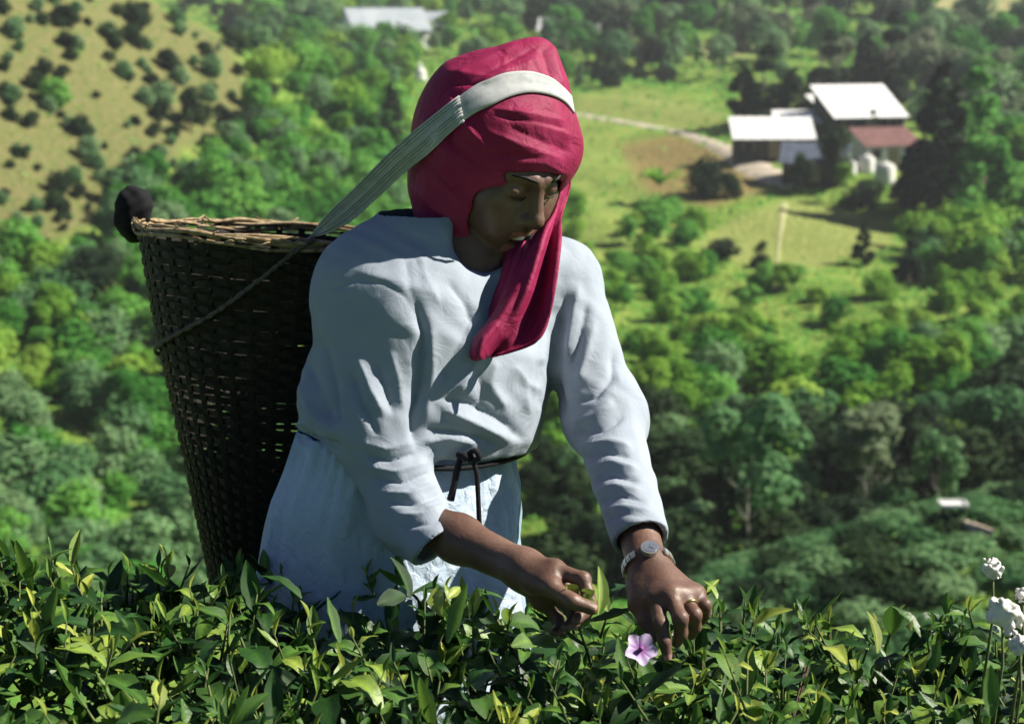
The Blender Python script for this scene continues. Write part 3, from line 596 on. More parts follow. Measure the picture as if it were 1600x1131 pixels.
def extract(sdf, lo, hi, h, blk=8):
    lo = np.asarray(lo, float); hi = np.asarray(hi, float)
    nb = np.ceil((hi - lo) / (h * blk)).astype(int); n = nb * blk
    bx, by, bz = np.meshgrid(*[np.arange(k) for k in nb], indexing='ij')
    B = np.stack([bx, by, bz], -1).reshape(-1, 3)
    cen = (lo + (B * blk + (blk - 1) / 2.0) * h).astype(np.float32)
    dc = sdf(cen); act = np.abs(dc) < h * blk * 1.35
    D = np.repeat(np.repeat(np.repeat(np.where(dc < 0, -1.0, 1.0).astype(np.float32).reshape(nb), blk, 0), blk, 1), blk, 2)
    loc = np.stack(np.meshgrid(*[np.arange(blk)] * 3, indexing='ij'), -1).reshape(-1, 3)
    A = B[act]
    for s in range(0, len(A), 1500):
        a = A[s:s + 1500]; I = (a[:, None, :] * blk + loc[None]).reshape(-1, 3)
        D[I[:, 0], I[:, 1], I[:, 2]] = sdf((lo + I * h).astype(np.float32))
    S = D < 0
    c = np.zeros(tuple(n - 1), np.uint8)
    for i in (0, 1):
        for j in (0, 1):
            for k in (0, 1): c += S[i:n[0] - 1 + i, j:n[1] - 1 + j, k:n[2] - 1 + k]
    cells = np.argwhere((c > 0) & (c < 8)); idx = np.full(tuple(n - 1), -1, np.int32); idx[tuple(cells.T)] = np.arange(len(cells))
    acc = np.zeros((len(cells), 3)); cnt = np.zeros(len(cells))
    cor = [(i, j, k) for i in (0, 1) for j in (0, 1) for k in (0, 1)]
    for p in cor:
        for ax in range(3):
            if p[ax]: continue
            q = list(p); q[ax] = 1
            d0 = D[tuple((cells + p).T)]; d1 = D[tuple((cells + q).T)]
            m = (d0 < 0) != (d1 < 0); t = d0[m] / (d0[m] - d1[m])
            pt = np.repeat(np.array([p], float), m.sum(), 0); pt[:, ax] = t
            acc[m] += pt; cnt[m] += 1
    V = lo + (cells + acc / cnt[:, None]) * h
    Fs = []
    for ax in range(3):
        o1, o2 = [(1, 2), (2, 0), (0, 1)][ax]
        sl0 = [slice(1, n[k] - 1) for k in range(3)]; sl0[ax] = slice(0, n[ax] - 1); sl1 = list(sl0); sl1[ax] = slice(1, n[ax])
        s0 = S[tuple(sl0)]; s1 = S[tuple(sl1)]
        E = np.argwhere(s0 != s1); inside = s0[tuple(E.T)]
        off = np.array([1, 1, 1]); off[ax] = 0; E = E + off
        def g(d1, d2):
            q = E.copy(); q[:, o1] -= d1; q[:, o2] -= d2; return idx[tuple(q.T)]
        Q = np.stack([g(1, 1), g(0, 1), g(0, 0), g(1, 0)], 1)
        Q[~inside] = Q[~inside][:, ::-1]; Fs.append(Q)
    F = np.concatenate(Fs); F = F[(F >= 0).all(1)]
    return V, F
def vnormals(V, F):
    n = np.zeros_like(V); fn = np.cross(V[F[:, 2]] - V[F[:, 0]], V[F[:, 3]] - V[F[:, 1]])
    for k in range(F.shape[1]): np.add.at(n, F[:, k], fn)
    return n / (np.linalg.norm(n, axis=1)[:, None] + 1e-12)
def relax(V, F, it=2, lam=0.5):
    for _ in range(it):
        s = np.zeros_like(V); c = np.zeros(len(V))
        for a, b in ((0, 1), (1, 2), (2, 3), (3, 0)):
            np.add.at(s, F[:, a], V[F[:, b]]); np.add.at(s, F[:, b], V[F[:, a]]); np.add.at(c, F[:, a], 1); np.add.at(c, F[:, b], 1)
        V = V + lam * (s / np.maximum(c, 1)[:, None] - V)
    return V
def seg_dist(x, y, pts):
    """distance in the plane to a polyline, and the position along it (0..1)"""
    best = np.full(np.shape(x), 1e9); tt = np.zeros(np.shape(x)); n = len(pts) - 1
    for i in range(n):
        ax, ay = pts[i]; bx, by = pts[i + 1]; dx, dy = bx - ax, by - ay
        t = np.clip(((x - ax) * dx + (y - ay) * dy) / (dx * dx + dy * dy + 1e-9), 0, 1)
        d = np.hypot(x - ax - t * dx, y - ay - t * dy); m = d < best
        best = np.where(m, d, best); tt = np.where(m, (i + t) / n, tt)
    return best, tt
def fold(V, Nn, folds, sense=1.0):
    """cloth folds: each (polyline in sight-line coordinates, half width, height in mm; <0 = crease); only on the side facing the viewer"""
    x, y, d = proj(V); facing = np.clip(-(Nn @ FWD) * 2.2 + 0.35, 0, 1); disp = np.zeros(len(V))
    for pts, w, amp in folds:
        r, t = seg_dist(x, y, pts)
        disp += amp * 0.001 * np.exp(-(r / w) ** 1.35) * np.minimum(1, np.minimum(t, 1 - t) * 6 + 0.15)
    return V + Nn * (disp * facing * sense)[:, None]
# ------------------------------------------------------------------ the tea picker
M_SKIN, nt, p = new_mat('brown_skin'); L = nt.links
tc = N(nt, 'ShaderNodeTexCoord'); n1 = N(nt, 'ShaderNodeTexNoise', Scale=14, Detail=5); L.new(tc.outputs['Object'], n1.inputs['Vector'])
n2 = N(nt, 'ShaderNodeTexNoise', Scale=420, Detail=3); L.new(tc.outputs['Object'], n2.inputs['Vector'])
L.new(ramp(nt, n1.outputs[0], [(0.3, (0.085, 0.042, 0.030)), (0.55, (0.145, 0.080, 0.058)), (0.75, (0.20, 0.118, 0.09))]), p.inputs['Base Color'])
p.inputs['Roughness'].default_value = 0.5; p.inputs['Subsurface Weight'].default_value = 0.12; p.inputs['Subsurface Radius'].default_value = (0.008, 0.003, 0.0015); p.inputs['Subsurface Scale'].default_value = 0.6
n3 = N(nt, 'ShaderNodeTexNoise', Scale=95, Detail=4); L.new(tc.outputs['Object'], n3.inputs['Vector'])
b0 = bump(nt, p, n2.outputs[0], 0.25, 0.0012); b1 = N(nt, 'ShaderNodeBump', Strength=0.35, Distance=0.003); L.new(n3.outputs[0], b1.inputs['Height']); L.new(b1.outputs[0], b0.inputs['Normal'])
def cloth_mat(name, stops, scale=9, weave=900, rough=0.85, sheen=0.2, bstr=0.25, wr=30, wrs=0.35):
    m, nt, p = new_mat(name); L = nt.links
    tc = N(nt, 'ShaderNodeTexCoord'); n1 = N(nt, 'ShaderNodeTexNoise', Scale=scale, Detail=8, Roughness=0.6); L.new(tc.outputs['Object'], n1.inputs['Vector'])
    n2 = N(nt, 'ShaderNodeTexNoise', Scale=weave, Detail=2); L.new(tc.outputs['Object'], n2.inputs['Vector'])
    n3 = N(nt, 'ShaderNodeTexNoise', Scale=wr, Detail=5, Distortion=0.8); L.new(tc.outputs['Object'], n3.inputs['Vector'])
    L.new(ramp(nt, n1.outputs[0], stops), p.inputs['Base Color']); p.inputs['Roughness'].default_value = rough; p.inputs['Specular IOR Level'].default_value = 0.2
    p.inputs['Sheen Weight'].default_value = 0.0
    b1 = N(nt, 'ShaderNodeBump', Strength=wrs, Distance=0.008); L.new(n3.outputs[0], b1.inputs['Height'])
    b2 = N(nt, 'ShaderNodeBump', Strength=bstr, Distance=0.0015); L.new(n2.outputs[0], b2.inputs['Height']); L.new(b1.outputs[0], b2.inputs['Normal']); L.new(b2.outputs[0], p.inputs['Normal'])
    return m
M_SHIRT = cloth_mat('grey_white_cotton', [(0.25, (0.235, 0.27, 0.33)), (0.45, (0.29, 0.335, 0.405)), (0.75, (0.315, 0.36, 0.43))])
M_SKIRT = cloth_mat('grey_blue_cloth', [(0.25, (0.20, 0.27, 0.36)), (0.5, (0.27, 0.36, 0.46)), (0.75, (0.34, 0.44, 0.55))], scale=14)
M_APRON = cloth_mat('soiled_white_cloth', [(0.22, (0.32, 0.41, 0.52)), (0.42, (0.44, 0.54, 0.68)), (0.75, (0.50, 0.61, 0.76))], scale=12, wrs=0.8, wr=45)
M_SCARF = cloth_mat('crimson_cloth', [(0.25, (0.19, 0.007, 0.040)), (0.5, (0.25, 0.013, 0.066)), (0.75, (0.32, 0.032, 0.105))], scale=7, sheen=0.35, rough=0.6, wr=26, wrs=0.75)
M_CORD = cloth_mat('black_cord', [(0.3, (0.006, 0.006, 0.008)), (0.7, (0.016, 0.016, 0.02))], wrs=0.1)
M_STRAP = cloth_mat('woven_grey_strap', [(0.3, (0.32, 0.34, 0.36)), (0.5, (0.42, 0.435, 0.45)), (0.75, (0.48, 0.49, 0.49))], scale=60, wrs=0.15)
M_ROPE = noise_mat('twisted_rope', [(0.3, (0.07, 0.06, 0.05)), (0.7, (0.18, 0.16, 0.13))], scale=150, bstr=0.6, bdist=0.003)
M_TEETH = noise_mat('teeth_enamel', [(0.3, (0.62, 0.6, 0.54)), (0.7, (0.75, 0.73, 0.68))], scale=200, bstr=0, rough=0.3)
M_LIP = noise_mat('lip_skin', [(0.3, (0.30, 0.10, 0.09)), (0.7, (0.42, 0.17, 0.15))], scale=120, bstr=0.3, bdist=0.001, rough=0.4)
M_EYE = noise_mat('eye_white', [(0.3, (0.55, 0.52, 0.48)), (0.7, (0.62, 0.6, 0.56))], scale=100, bstr=0, rough=0.2)
M_DARKHAIR = noise_mat('black_hair', [(0.3, (0.006, 0.005, 0.005)), (0.7, (0.015, 0.012, 0.011))], scale=200, bstr=0.4, bdist=0.002, rough=0.5)
M_BOOT = noise_mat('dark_rubber', [(0.3, (0.01, 0.01, 0.012)), (0.7, (0.025, 0.025, 0.025))], scale=30, bstr=0.2, rough=0.5)

# joints (read off the picture, each with its own distance)
W_ = at(640, 692, 2.462); NK = at(728, 392, 2.44)
RS, RE, RW = at(570, 470, 2.385), at(640, 806, 2.275), at(818, 889, 2.13)
RM = at(590, 672, 2.32)
LS, LE, LW = at(874, 440, 2.56), at(945, 650, 2.45), at(1013, 886, 2.20)
# head frame
YAW, PIT = math.radians(43), math.radians(30)
HF = np.array([math.sin(YAW) * math.cos(PIT), -math.cos(YAW) * math.cos(PIT), -math.sin(PIT)])
HU = np.array([math.sin(YAW) * math.sin(PIT), -math.cos(YAW) * math.sin(PIT), math.cos(PIT)])
HS = np.cross(HF, HU) * -1.0          # her left
HR = np.stack([HS, HF, HU]); HC = at(777, 246, 2.40); HK = 1.0
def hl(s, f, u): return HC + HK * (HS * s + HF * f + HU * u)

def sd_head(P):
    Q = ((P - HC.astype(np.float32)) @ HR.T.astype(np.float32)) / HK
    I3 = np.eye(3); s = np.abs(Q[:, 0]); QM = np.stack([s, Q[:, 1], Q[:, 2]], 1)      # mirrored
    e = lambda c, r, q=Q: d_ell(q, c, I3, r)
    c = lambda a, b, ra, rb, q=QM: d_cone(q, a, b, ra, rb)
    d = e((0, -0.014, 0.036), (0.073, 0.093, 0.080))
    d = smin(d, e((0, 0.030, -0.030), (0.061, 0.064, 0.080)), 0.03)
    d = smin(d, c((0.050, 0.005, -0.060), (0.010, 0.068, -0.103), 0.020, 0.020), 0.025)
    d = smin(d, c((0.0, 0.080, -0.104), (0.008, 0.078, -0.106), 0.017, 0.017), 0.015)
    d = smin(d, d_ell(QM, (0.043, 0.062, -0.022), I3, (0.026, 0.024, 0.022)), 0.025)
    d = smin(d, d_ell(QM, (0.030, 0.072, -0.055), I3, (0.024, 0.022, 0.026)), 0.025)   # full cheeks
    d = smin(d, e((0, 0.076, -0.066), (0.030, 0.022, 0.026)), 0.02)                    # muzzle
    d = smax(d, -d_ell(QM, (0.031, 0.101, 0.004), I3, (0.021, 0.017, 0.012)), 0.014)   # eye sockets
    d = smin(d, c((0.010, 0.088, 0.021), (0.044, 0.070, 0.022), 0.009, 0.008), 0.012)  # brow
    d = smin(d, d_ell(QM, (0.031, 0.079, 0.002), I3, (0.0165, 0.0125, 0.0125)), 0.005) # closed lids
    d = smin(d, c((0.018, 0.089, -0.0035), (0.045, 0.080, -0.002), 0.0022, 0.0022), 0.003)
    d = smin(d, c((0.0, 0.088, 0.012), (0.0, 0.106, -0.028), 0.0085, 0.0115), 0.012)   # nose
    d = smin(d, d_ell(Q, (0, 0.110, -0.034), I3, (0.0125, 0.011, 0.0105)), 0.008)
    d = smin(d, d_ell(QM, (0.0135, 0.099, -0.037), I3, (0.0095, 0.011, 0.0085)), 0.006)
    d = smax(d, -d_ell(QM, (0.0065, 0.106, -0.0465), I3, (0.0042, 0.006, 0.004)), 0.003)
    d = smin(d, c((0.0, 0.0985, -0.061), (0.020, 0.088, -0.066), 0.0062, 0.003), 0.006)  # upper lip
    d = smin(d, c((0.0, 0.0965, -0.0875), (0.018, 0.087, -0.080), 0.0075, 0.0035), 0.006)  # lower lip
    d = smax(d, -d_ell(Q, (0, 0.098, -0.0735), I3, (0.0195, 0.020, 0.0085)), 0.003)    # open mouth
    return (d * HK).astype(np.float32)
def chain(P, pts, radii, k=0.004):
    d = None
    for i in range(len(pts) - 1):
        q = d_cone(P, pts[i], pts[i + 1], radii[i], radii[i + 1]); d = q if d is None else smin(d, q, k)
    return d
J = lambda L_: [at(*q) for q in L_]
# right hand (picture left): pinching a shoot, thumb nearest
R_IDX = J([(866, 890, 2.098), (911, 905, 2.075), (918, 925, 2.068), (925, 942, 2.064)])
R_THB = J([(834, 908, 2.10), (862, 918, 2.072), (894, 939, 2.055), (925, 951, 2.055)])
R_MID = J([(866, 905, 2.11), (907, 934, 2.10), (912, 956, 2.085), (901, 968, 2.072)])
R_RNG = J([(858, 922, 2.12), (893, 952, 2.115), (897, 971, 2.10), (884, 980, 2.085)])
R_PNK = J([(846, 938, 2.13), (872, 968, 2.13), (876, 982, 2.118), (866, 988, 2.105)])
def sd_hand(P, wr, fing, thumb, thenar, rads):
    palm = None
    for f, r in zip(fing, rads):
        q = d_cone(P, wr, f[0], 0.0185, r * 1.55); palm = q if palm is None else smin(palm, q, 0.016)
    for a, b in zip(fing[:-1], fing[1:]): palm = smin(palm, d_cone(P, a[0], b[0], 0.0115, 0.0115), 0.010)
    palm = smin(palm, d_cone(P, wr * 0.7 + thumb[0] * 0.3, thumb[1], 0.017, 0.0115), 0.016)
    palm = smin(palm, d_cone(P, thumb[0], fing[0][0] * 0.55 + thumb[1] * 0.45, 0.012, 0.008), 0.014)   # web of the thumb
    d = palm
    for f, r in zip(fing, rads):
        q = chain(P, f, [r * 1.25, r * 1.08, r * 0.98, r * 0.80]); q = smin(q, d_cone(P, f[1], f[1] + 1e-4, r * 1.14, r * 1.14), 0.004)
        d = smin(d, q, 0.0045)
    q = chain(P, thumb, [0.0135, 0.0108, 0.0098, 0.0078]); d = smin(d, q, 0.006)
    return d
RADS = [0.0084, 0.0087, 0.0082, 0.0072]
# left hand (picture right): back of the hand up, fingers reaching down
L_IDX = J([(1025, 936, 2.135), (1032, 974, 2.105), (1038, 1002, 2.098), (1043, 1024, 2.098)])
L_MID = J([(1048, 930, 2.13), (1063, 966, 2.098), (1064, 989, 2.108), (1057, 1004, 2.122)])
L_RNG = J([(1069, 932, 2.14), (1085, 960, 2.115), (1086, 979, 2.128), (1080, 992, 2.142)])
L_PNK = J([(1087, 928, 2.155), (1101, 945, 2.14), (1102, 959, 2.152), (1097, 970, 2.165)])
L_THB = J([(996, 916, 2.175), (996, 944, 2.150), (1010, 972, 2.128), (1024, 993, 2.118)])
def group(P, sdf, lo, hi, out, far=0.5):
    m = ((P > np.asarray(lo, np.float32) - 0.06) & (P < np.asarray(hi, np.float32) + 0.06)).all(1)
    if m.any(): out[m] = np.minimum(out[m], sdf(P[m]))
def bb(*pts):
    q = np.array(pts); return q.min(0), q.max(0)
def sd_body(P):
    P = P.astype(np.float32); out = np.full(len(P), 0.3, np.float32)
    group(P, lambda q: smin(sd_head(q), d_cone(q, hl(0, -0.030, -0.055), NK + [0, 0.03, -0.03], 0.046, 0.050), 0.03), HC - 0.16, HC + 0.16, out)
    def torso(q):
        d = d_cone(q, NK, W_, 0.065, 0.10)
        d = smin(d, d_cone(q, NK + [0, .01, -.03], RS, 0.05, 0.045), 0.04); d = smin(d, d_cone(q, NK + [0, .01, -.03], LS, 0.05, 0.045), 0.04)
        return d
    lo, hi = bb(NK, W_, RS, LS); group(P, torso, lo - 0.14, hi + 0.14, out)
    def rarm(q):
        d = smin(d_cone(q, RS, RM, 0.038, 0.036), d_cone(q, RM, RE, 0.036, 0.029), 0.02); m = RE * 0.55 + RW * 0.45
        d = smin(d, d_cone(q, RE, m, 0.029, 0.0290), 0.02); d = smin(d, d_cone(q, m, RW, 0.0290, 0.0235), 0.02)
        return smin(d, sd_hand(q, RW, [R_IDX, R_MID, R_RNG, R_PNK], R_THB, 0, RADS), 0.014)
    lo, hi = bb(RS, RE, RW, *R_IDX, *R_THB, *R_MID, *R_RNG, *R_PNK); group(P, rarm, lo - 0.05, hi + 0.05, out)
    def larm(q):
        d = d_cone(q, LS, LE, 0.038, 0.030); m = LE * 0.5 + LW * 0.5
        d = smin(d, d_cone(q, LE, m, 0.030, 0.030), 0.02); d = smin(d, d_cone(q, m, LW, 0.030, 0.0255), 0.02)
        return smin(d, sd_hand(q, LW, [L_IDX, L_MID, L_RNG, L_PNK], L_THB, 0, RADS), 0.014)
    lo, hi = bb(LS, LE, LW, *L_IDX, *L_THB, *L_MID, *L_RNG, *L_PNK); group(P, larm, lo - 0.05, hi + 0.05, out)
    return out
allp = np.array([HC + 0.14, HC - 0.14, W_, RS - 0.05, LS + 0.05, RE - 0.05, *L_IDX, *L_PNK, *R_PNK, *R_THB])
body_lo = allp.min(0) - 0.03; body_hi = allp.max(0) + 0.03; body_lo[2] = min(body_lo[2], W_[2] - 0.14); body_hi[1] = max(body_hi[1], 2.66)
BV, BF = extract(sd_body, body_lo, body_hi, 0.0026)
BV = relax(BV, BF, 2, 0.45)

person_loc = (W_[0], W_[1], 0.0)
person = thing('person', person_loc, 'person in crimson headscarf and pale shirt bending to pluck tea leaves', 'person')
bme = mesh_np('body', BV, BF, [M_SKIN, M_LIP])
# lips carry their own colour
fc = BV[BF].mean(1); q = ((fc - HC) @ HR.T) / HK
lip = (np.abs(q[:, 0]) < 0.024) & (q[:, 1] > 0.078) & (((q[:, 2] > -0.068) & (q[:, 2] < -0.0565) & (q[:, 1] > 0.088)) | ((q[:, 2] < -0.0775) & (q[:, 2] > -0.0945) & (q[:, 1] > 0.086)))
bme.polygons.foreach_set('material_index', lip.astype(np.int32))
body = link('body', bme, person)
# teeth: a curved row, each a small rounded block, inside the open mouth
tb = MB()
for k in range(-4, 5):
    a = k * 0.19; r0 = 0.0175
    tb.box(hl(r0 * math.sin(a), 0.0785 + r0 * math.cos(a), -0.0700), np.array([0.0019, 0.0016, 0.0036]), R=np.stack([HS * math.cos(a) - HF * math.sin(a), HS * math.sin(a) + HF * math.cos(a), HU], 1))
tb.build('teeth', M_TEETH, person)
for sgn in (-1, 1):
    b = MB(); b.tube([hl(sgn * x_, y_, z_) for x_, y_, z_ in ((0.012, 0.0985, 0.0235), (0.022, 0.0975, 0.028), (0.034, 0.090, 0.0295), (0.046, 0.078, 0.026))], [0.0014, 0.0026, 0.0024, 0.0010], 6); b.build('eyebrow', M_DARKHAIR, person, True)
    b = MB(); b.tube([hl(sgn * x_, y_, z_) for x_, y_, z_ in ((0.017, 0.0905, -0.0035), (0.025, 0.0935, -0.0060), (0.034, 0.0930, -0.0062), (0.045, 0.0835, -0.0030))], [0.0006, 0.0014, 0.0014, 0.0007], 6); b.build('eyelashes', M_DARKHAIR, person, True)
# nails on the fingers that show
def nail(f, up, w):
    a, b = np.asarray(f[-2]), np.asarray(f[-1]); t = nrm(b - a); n = nrm(up - t * np.dot(up, t)); s_ = np.cross(t, n); V = []
    for i in np.linspace(-1, 1, 5):
        for j in np.linspace(0, 1, 4):
            V.append(b - t * 0.007 + t * 0.0115 * j + s_ * i * w * (1 - 0.15 * (j == 1)) + n * (w * 1.30 * (1 - 0.30 * i * i) - 0.0006 * j))
    m_ = MB(); m_.add(V, [(i * 4 + j, i * 4 + j + 1, (i + 1) * 4 + j + 1, (i + 1) * 4 + j) for i in range(4) for j in range(3)])
    return m_
M_NAIL = noise_mat('finger_nail', [(0.3, (0.42, 0.22, 0.19)), (0.7, (0.52, 0.31, 0.27))], scale=100, bstr=0, rough=0.25)
camdir = lambda p_: nrm(CAM - p_)
for f in (L_IDX,): nail(f, camdir(f[-1]), 0.0052).build('finger_nail', M_NAIL, person, True)
nail(R_THB, camdir(R_THB[-1]) * 0.6 + UP, 0.0055).build('finger_nail', M_NAIL, person, True)

# --- shirt
TA = nrm(NK - W_); TF = np.array([math.sin(math.radians(50)), -math.cos(math.radians(50)), 0]); TL = nrm(np.cross(TA, TF)) ; TL = TL if TL[0] > 0 else -TL; TF = np.cross(TL, TA); TF = TF if TF[1] < 0 else -TF
TH = np.linalg.norm(NK - W_)
ST = np.array([-0.10, -0.02, 0.06, 0.20, 0.40, 0.60, 0.78, 0.90, 1.0, 1.10])
SA = np.array([0.176, 0.180, 0.192, 0.190, 0.184, 0.186, 0.178, 0.140, 0.090, 0.070])
SB = np.array([0.132, 0.138, 0.156, 0.168, 0.162, 0.152, 0.122, 0.100, 0.076, 0.066])
SO = np.array([-0.005, 0.002, 0.004, 0.004, 0.003, -0.001, -0.006, -0.010, -0.004, 0.006])
WN = nrm(0.45 * TA + 0.55 * np.array([0, 0, 1.0])); WX = nrm(TL - WN * (TL @ WN)); WF = np.cross(WN, WX); WF = WF if WF[1] < 0 else -WF
RCUF = at(682, 853, 2.215); LCUF = at(1001, 842, 2.238)
RCN = nrm(0.62 * RIGHT - 0.72 * UP - 0.30 * FWD); LCN = nrm(nrm(LCUF - LE) * 0.8 + 0.2 * nrm(0.3 * RIGHT - 0.95 * UP))
SHADD = [(at(656, 378, 2.44), at(568, 434, 2.40), 0.066, 0.064)]
def sd_shirt(P):
    q = P - W_.astype(np.float32); t = (q @ TA) / TH; x = q @ TL; y = q @ TF
    a = np.interp(t, ST, SA); b = np.interp(t, ST, SB); o = np.interp(t, ST, SO)
    ang = np.arctan2(y - o, x)
    rr = np.sqrt((x / a) ** 2 + ((y - o) / b) ** 2)
    d = (rr - 1) * np.minimum(a, b) * 0.92
    d = np.maximum(d, -(q @ WN) + 0.014); d = np.maximum(d, (t - 1.03) * TH)
    sh = NK + TA * -0.030
    for S, out_ in ((RS, -TL), (LS, TL)):
        d = smin(d, d_cone(P, sh + TA * (0.03 if S is RS else 0.0), S + out_ * -0.012, 0.076 if S is RS else 0.066, 0.066 if S is RS else 0.062), 0.05)
    for a_, b_, ra_, rb_ in SHADD: d = smin(d, d_cone(P, a_, b_, ra_, rb_), 0.04)
    def sleeve(S, E, C, r0, r1, r2, bulge, cn):
        e = smin(d_cone(P, S, E, r0, r1), d_cone(P, E, C + nrm(C - E) * 0.004, r1, r2), 0.03)
        e = smin(e, d_cone(P, E + bulge, E + bulge + 1e-4, r1 * 0.98, r1 * 0.98), 0.04)
        ax = nrm(C - E); s = (P - C.astype(np.float32)) @ cn
        e = smin(d_cone(P, S, E, r0, r1), d_cone(P, E, C + ax * 0.05, r1, r2 - (r1 - r2) * 0.3), 0.03) if True else e
        e = smin(e, d_cone(P, E + bulge, E + bulge + 1e-4, r1 * 0.98, r1 * 0.98), 0.04)
        e = np.maximum(e, s)
        ins = d_cone(P, E * 0.45 + C * 0.55, C + ax * 0.06, r2 - 0.0075, r2 - 0.0085)
        return np.maximum(e, -np.maximum(ins, -s - 0.045))
    e = smin(d_cone(P, RS, RM, 0.066, 0.058), d_cone(P, RM, RE, 0.058, 0.0455), 0.03); axr = nrm(RCUF - RE)
    e = smin(e, d_cone(P, RE, RCUF + axr * 0.05, 0.0455, 0.034), 0.03); s = (P - RCUF.astype(np.float32)) @ RCN; e = np.maximum(e, s)
    ins = d_cone(P, RE * 0.3 + RCUF * 0.7, RCUF + axr * 0.06, 0.0312, 0.0300); e = np.maximum(e, -np.maximum(ins, -s - 0.03))
    d = smin(d, e, 0.022)
    d = smin(d, sleeve(LS, LE, LCUF, 0.061, 0.050, 0.0390, np.array([0.0, 0, 0]), LCN), 0.022)
    # neck opening
    nb = d_cone(P, NK + TA * -0.005 + TF * 0.010, NK + TA * 0.12 + TF * 0.05, 0.047, 0.056)
    d = smax(d, -nb, 0.006)
    d = smax(d, -d_cone(P, at(752, 376, 2.43), at(772, 380, 2.20), 0.040, 0.046), 0.03)
    return d.astype(np.float32)
sp = np.array([W_ - 0.23, W_ + 0.23, RS - 0.09, LS + 0.09, RE - 0.09, RCUF - 0.06, LCUF + 0.06, NK + 0.06])
slo = sp.min(0); shi = sp.max(0); slo[2] = min(RCUF[2], LCUF[2], W_[2]) - 0.06
SV, SF = extract(sd_shirt, slo, shi, 0.0034)
SV = relax(SV, SF, 2, 0.5); SN = vnormals(SV, SF)
SHIRT_FOLDS = [
 ([(497, 478), (520, 452), (560, 436), (600, 442), (632, 462), (650, 492)], 3.5, -2.2),
 ([(650, 470), (662, 520), (655, 590), (645, 650), (650, 700)], 8, -12), ([(672, 500), (676, 580), (664, 660)], 9, 5),
 ([(633, 400), (640, 450), (655, 500)], 7, -2.5), ([(655, 395), (668, 440), (690, 480)], 8, 3), ([(700, 440), (725, 470), (740, 500)], 6, -5),
 ([(745, 480), (715, 545), (688, 600)], 9, -7), ([(768, 500), (745, 560), (712, 620)], 10, 6), ([(745, 575), (755, 610), (750, 650)], 8, -5), ([(775, 560), (765, 600), (790, 640)], 9, 5),
 ([(690, 640), (740, 660), (800, 690)], 8, 7), ([(680, 620), (735, 630), (790, 662), (820, 690)], 8, -7), ([(665, 670), (720, 676), (780, 696)], 6, -6), ([(655, 690), (700, 684), (745, 692)], 6, 6),
 ([(850, 560), (840, 600), (848, 640)], 8, -4), ([(830, 540), (815, 590), (828, 650)], 10, 4), ([(800, 570), (822, 600), (850, 610)], 8, 4),
 ([(885, 460), (872, 540), (866, 600), (880, 655)], 9, -12), ([(905, 440), (893, 500), (885, 560)], 8, 6), ([(918, 470), (905, 530), (892, 570)], 6, -6), ([(930, 500), (915, 560), (905, 600)], 8, 5),
 ([(960, 540), (956, 590), (930, 620), (900, 628)], 5, -6), ([(890, 660), (930, 650), (960, 625)], 8, 6), ([(895, 680), (940, 672), (975, 650)], 5, -6),
 ([(900, 700), (950, 690), (990, 700)], 7, 6), ([(905, 716), (950, 708), (985, 712)], 5, -6), ([(912, 735), (955, 722), (1000, 735)], 6, 5), ([(918, 750), (960, 742), (1000, 752)], 5, -5),
 ([(925, 770), (962, 758), (1005, 768)], 6, 4.5), ([(930, 784), (970, 774), (1010, 784)], 4, -4), ([(938, 800), (975, 790), (1020, 800)], 5, 4), ([(944, 813), (980, 803), (1025, 812)], 4, -3.5), ([(950, 828), (985, 816), (1030, 824)], 5, 3.5),
 ([(560, 560), (580, 610), (600, 650)], 7, 6), ([(548, 580), (566, 630), (590, 680)], 6, -6), ([(585, 560), (600, 600), (615, 650)], 6, -5), ([(610, 545), (622, 590), (630, 640)], 7, 4),
 ([(560, 690), (605, 702), (652, 690)], 6, 4), ([(562, 706), (608, 720), (658, 706)], 4, -5), ([(572, 728), (618, 738), (668, 722)], 6, 5), ([(578, 746), (628, 754), (676, 738)], 4, -5),
 ([(592, 768), (640, 772), (686, 755)], 5, 4.5), ([(602, 785), (650, 787), (694, 770)], 4, -4.5), ([(616, 805), (662, 803), (704, 786)], 5, 4), ([(628, 822), (672, 818), (710, 800)], 4, -3.5),
 ([(500, 520), (520, 600), (530, 660)], 8, -8), ([(478, 560), (500, 620), (520, 660)], 7, -6), ([(470, 600), (490, 650), (530, 680)], 8, 7), ([(440, 670), (480, 660), (530, 690)], 8, 7), ([(450, 690), (490, 680), (535, 700)], 5, -7)]
cw = np.minimum(np.where(np.linalg.norm(SV - RCUF, axis=1) < 0.12, np.clip(-((SV - RCUF) @ RCN) / 0.03, 0, 1), 1), np.where(np.linalg.norm(SV - LCUF, axis=1) < 0.12, np.clip(-((SV - LCUF) @ LCN) / 0.025, 0, 1), 1))
SV = fold(SV, SN * cw[:, None], SHIRT_FOLDS)
# broad crumple of worn cotton
ph = SV * 1.0
SV = SV + SN * (0.0010 * np.sin(ph[:, 0] * 61 + 3 * np.sin(ph[:, 2] * 23)) * np.sin(ph[:, 2] * 47 + 2.5 * np.sin(ph[:, 1] * 31)) + 0.0006 * np.sin(ph[:, 0] * 130 + ph[:, 1] * 90 + 3 * np.sin(ph[:, 2] * 60)))[:, None]
shirt = link('shirt', mesh_np('shirt', SV, SF, M_SHIRT), person)
shirt['label'] = 'loose grey-white long-sleeved cotton shirt'

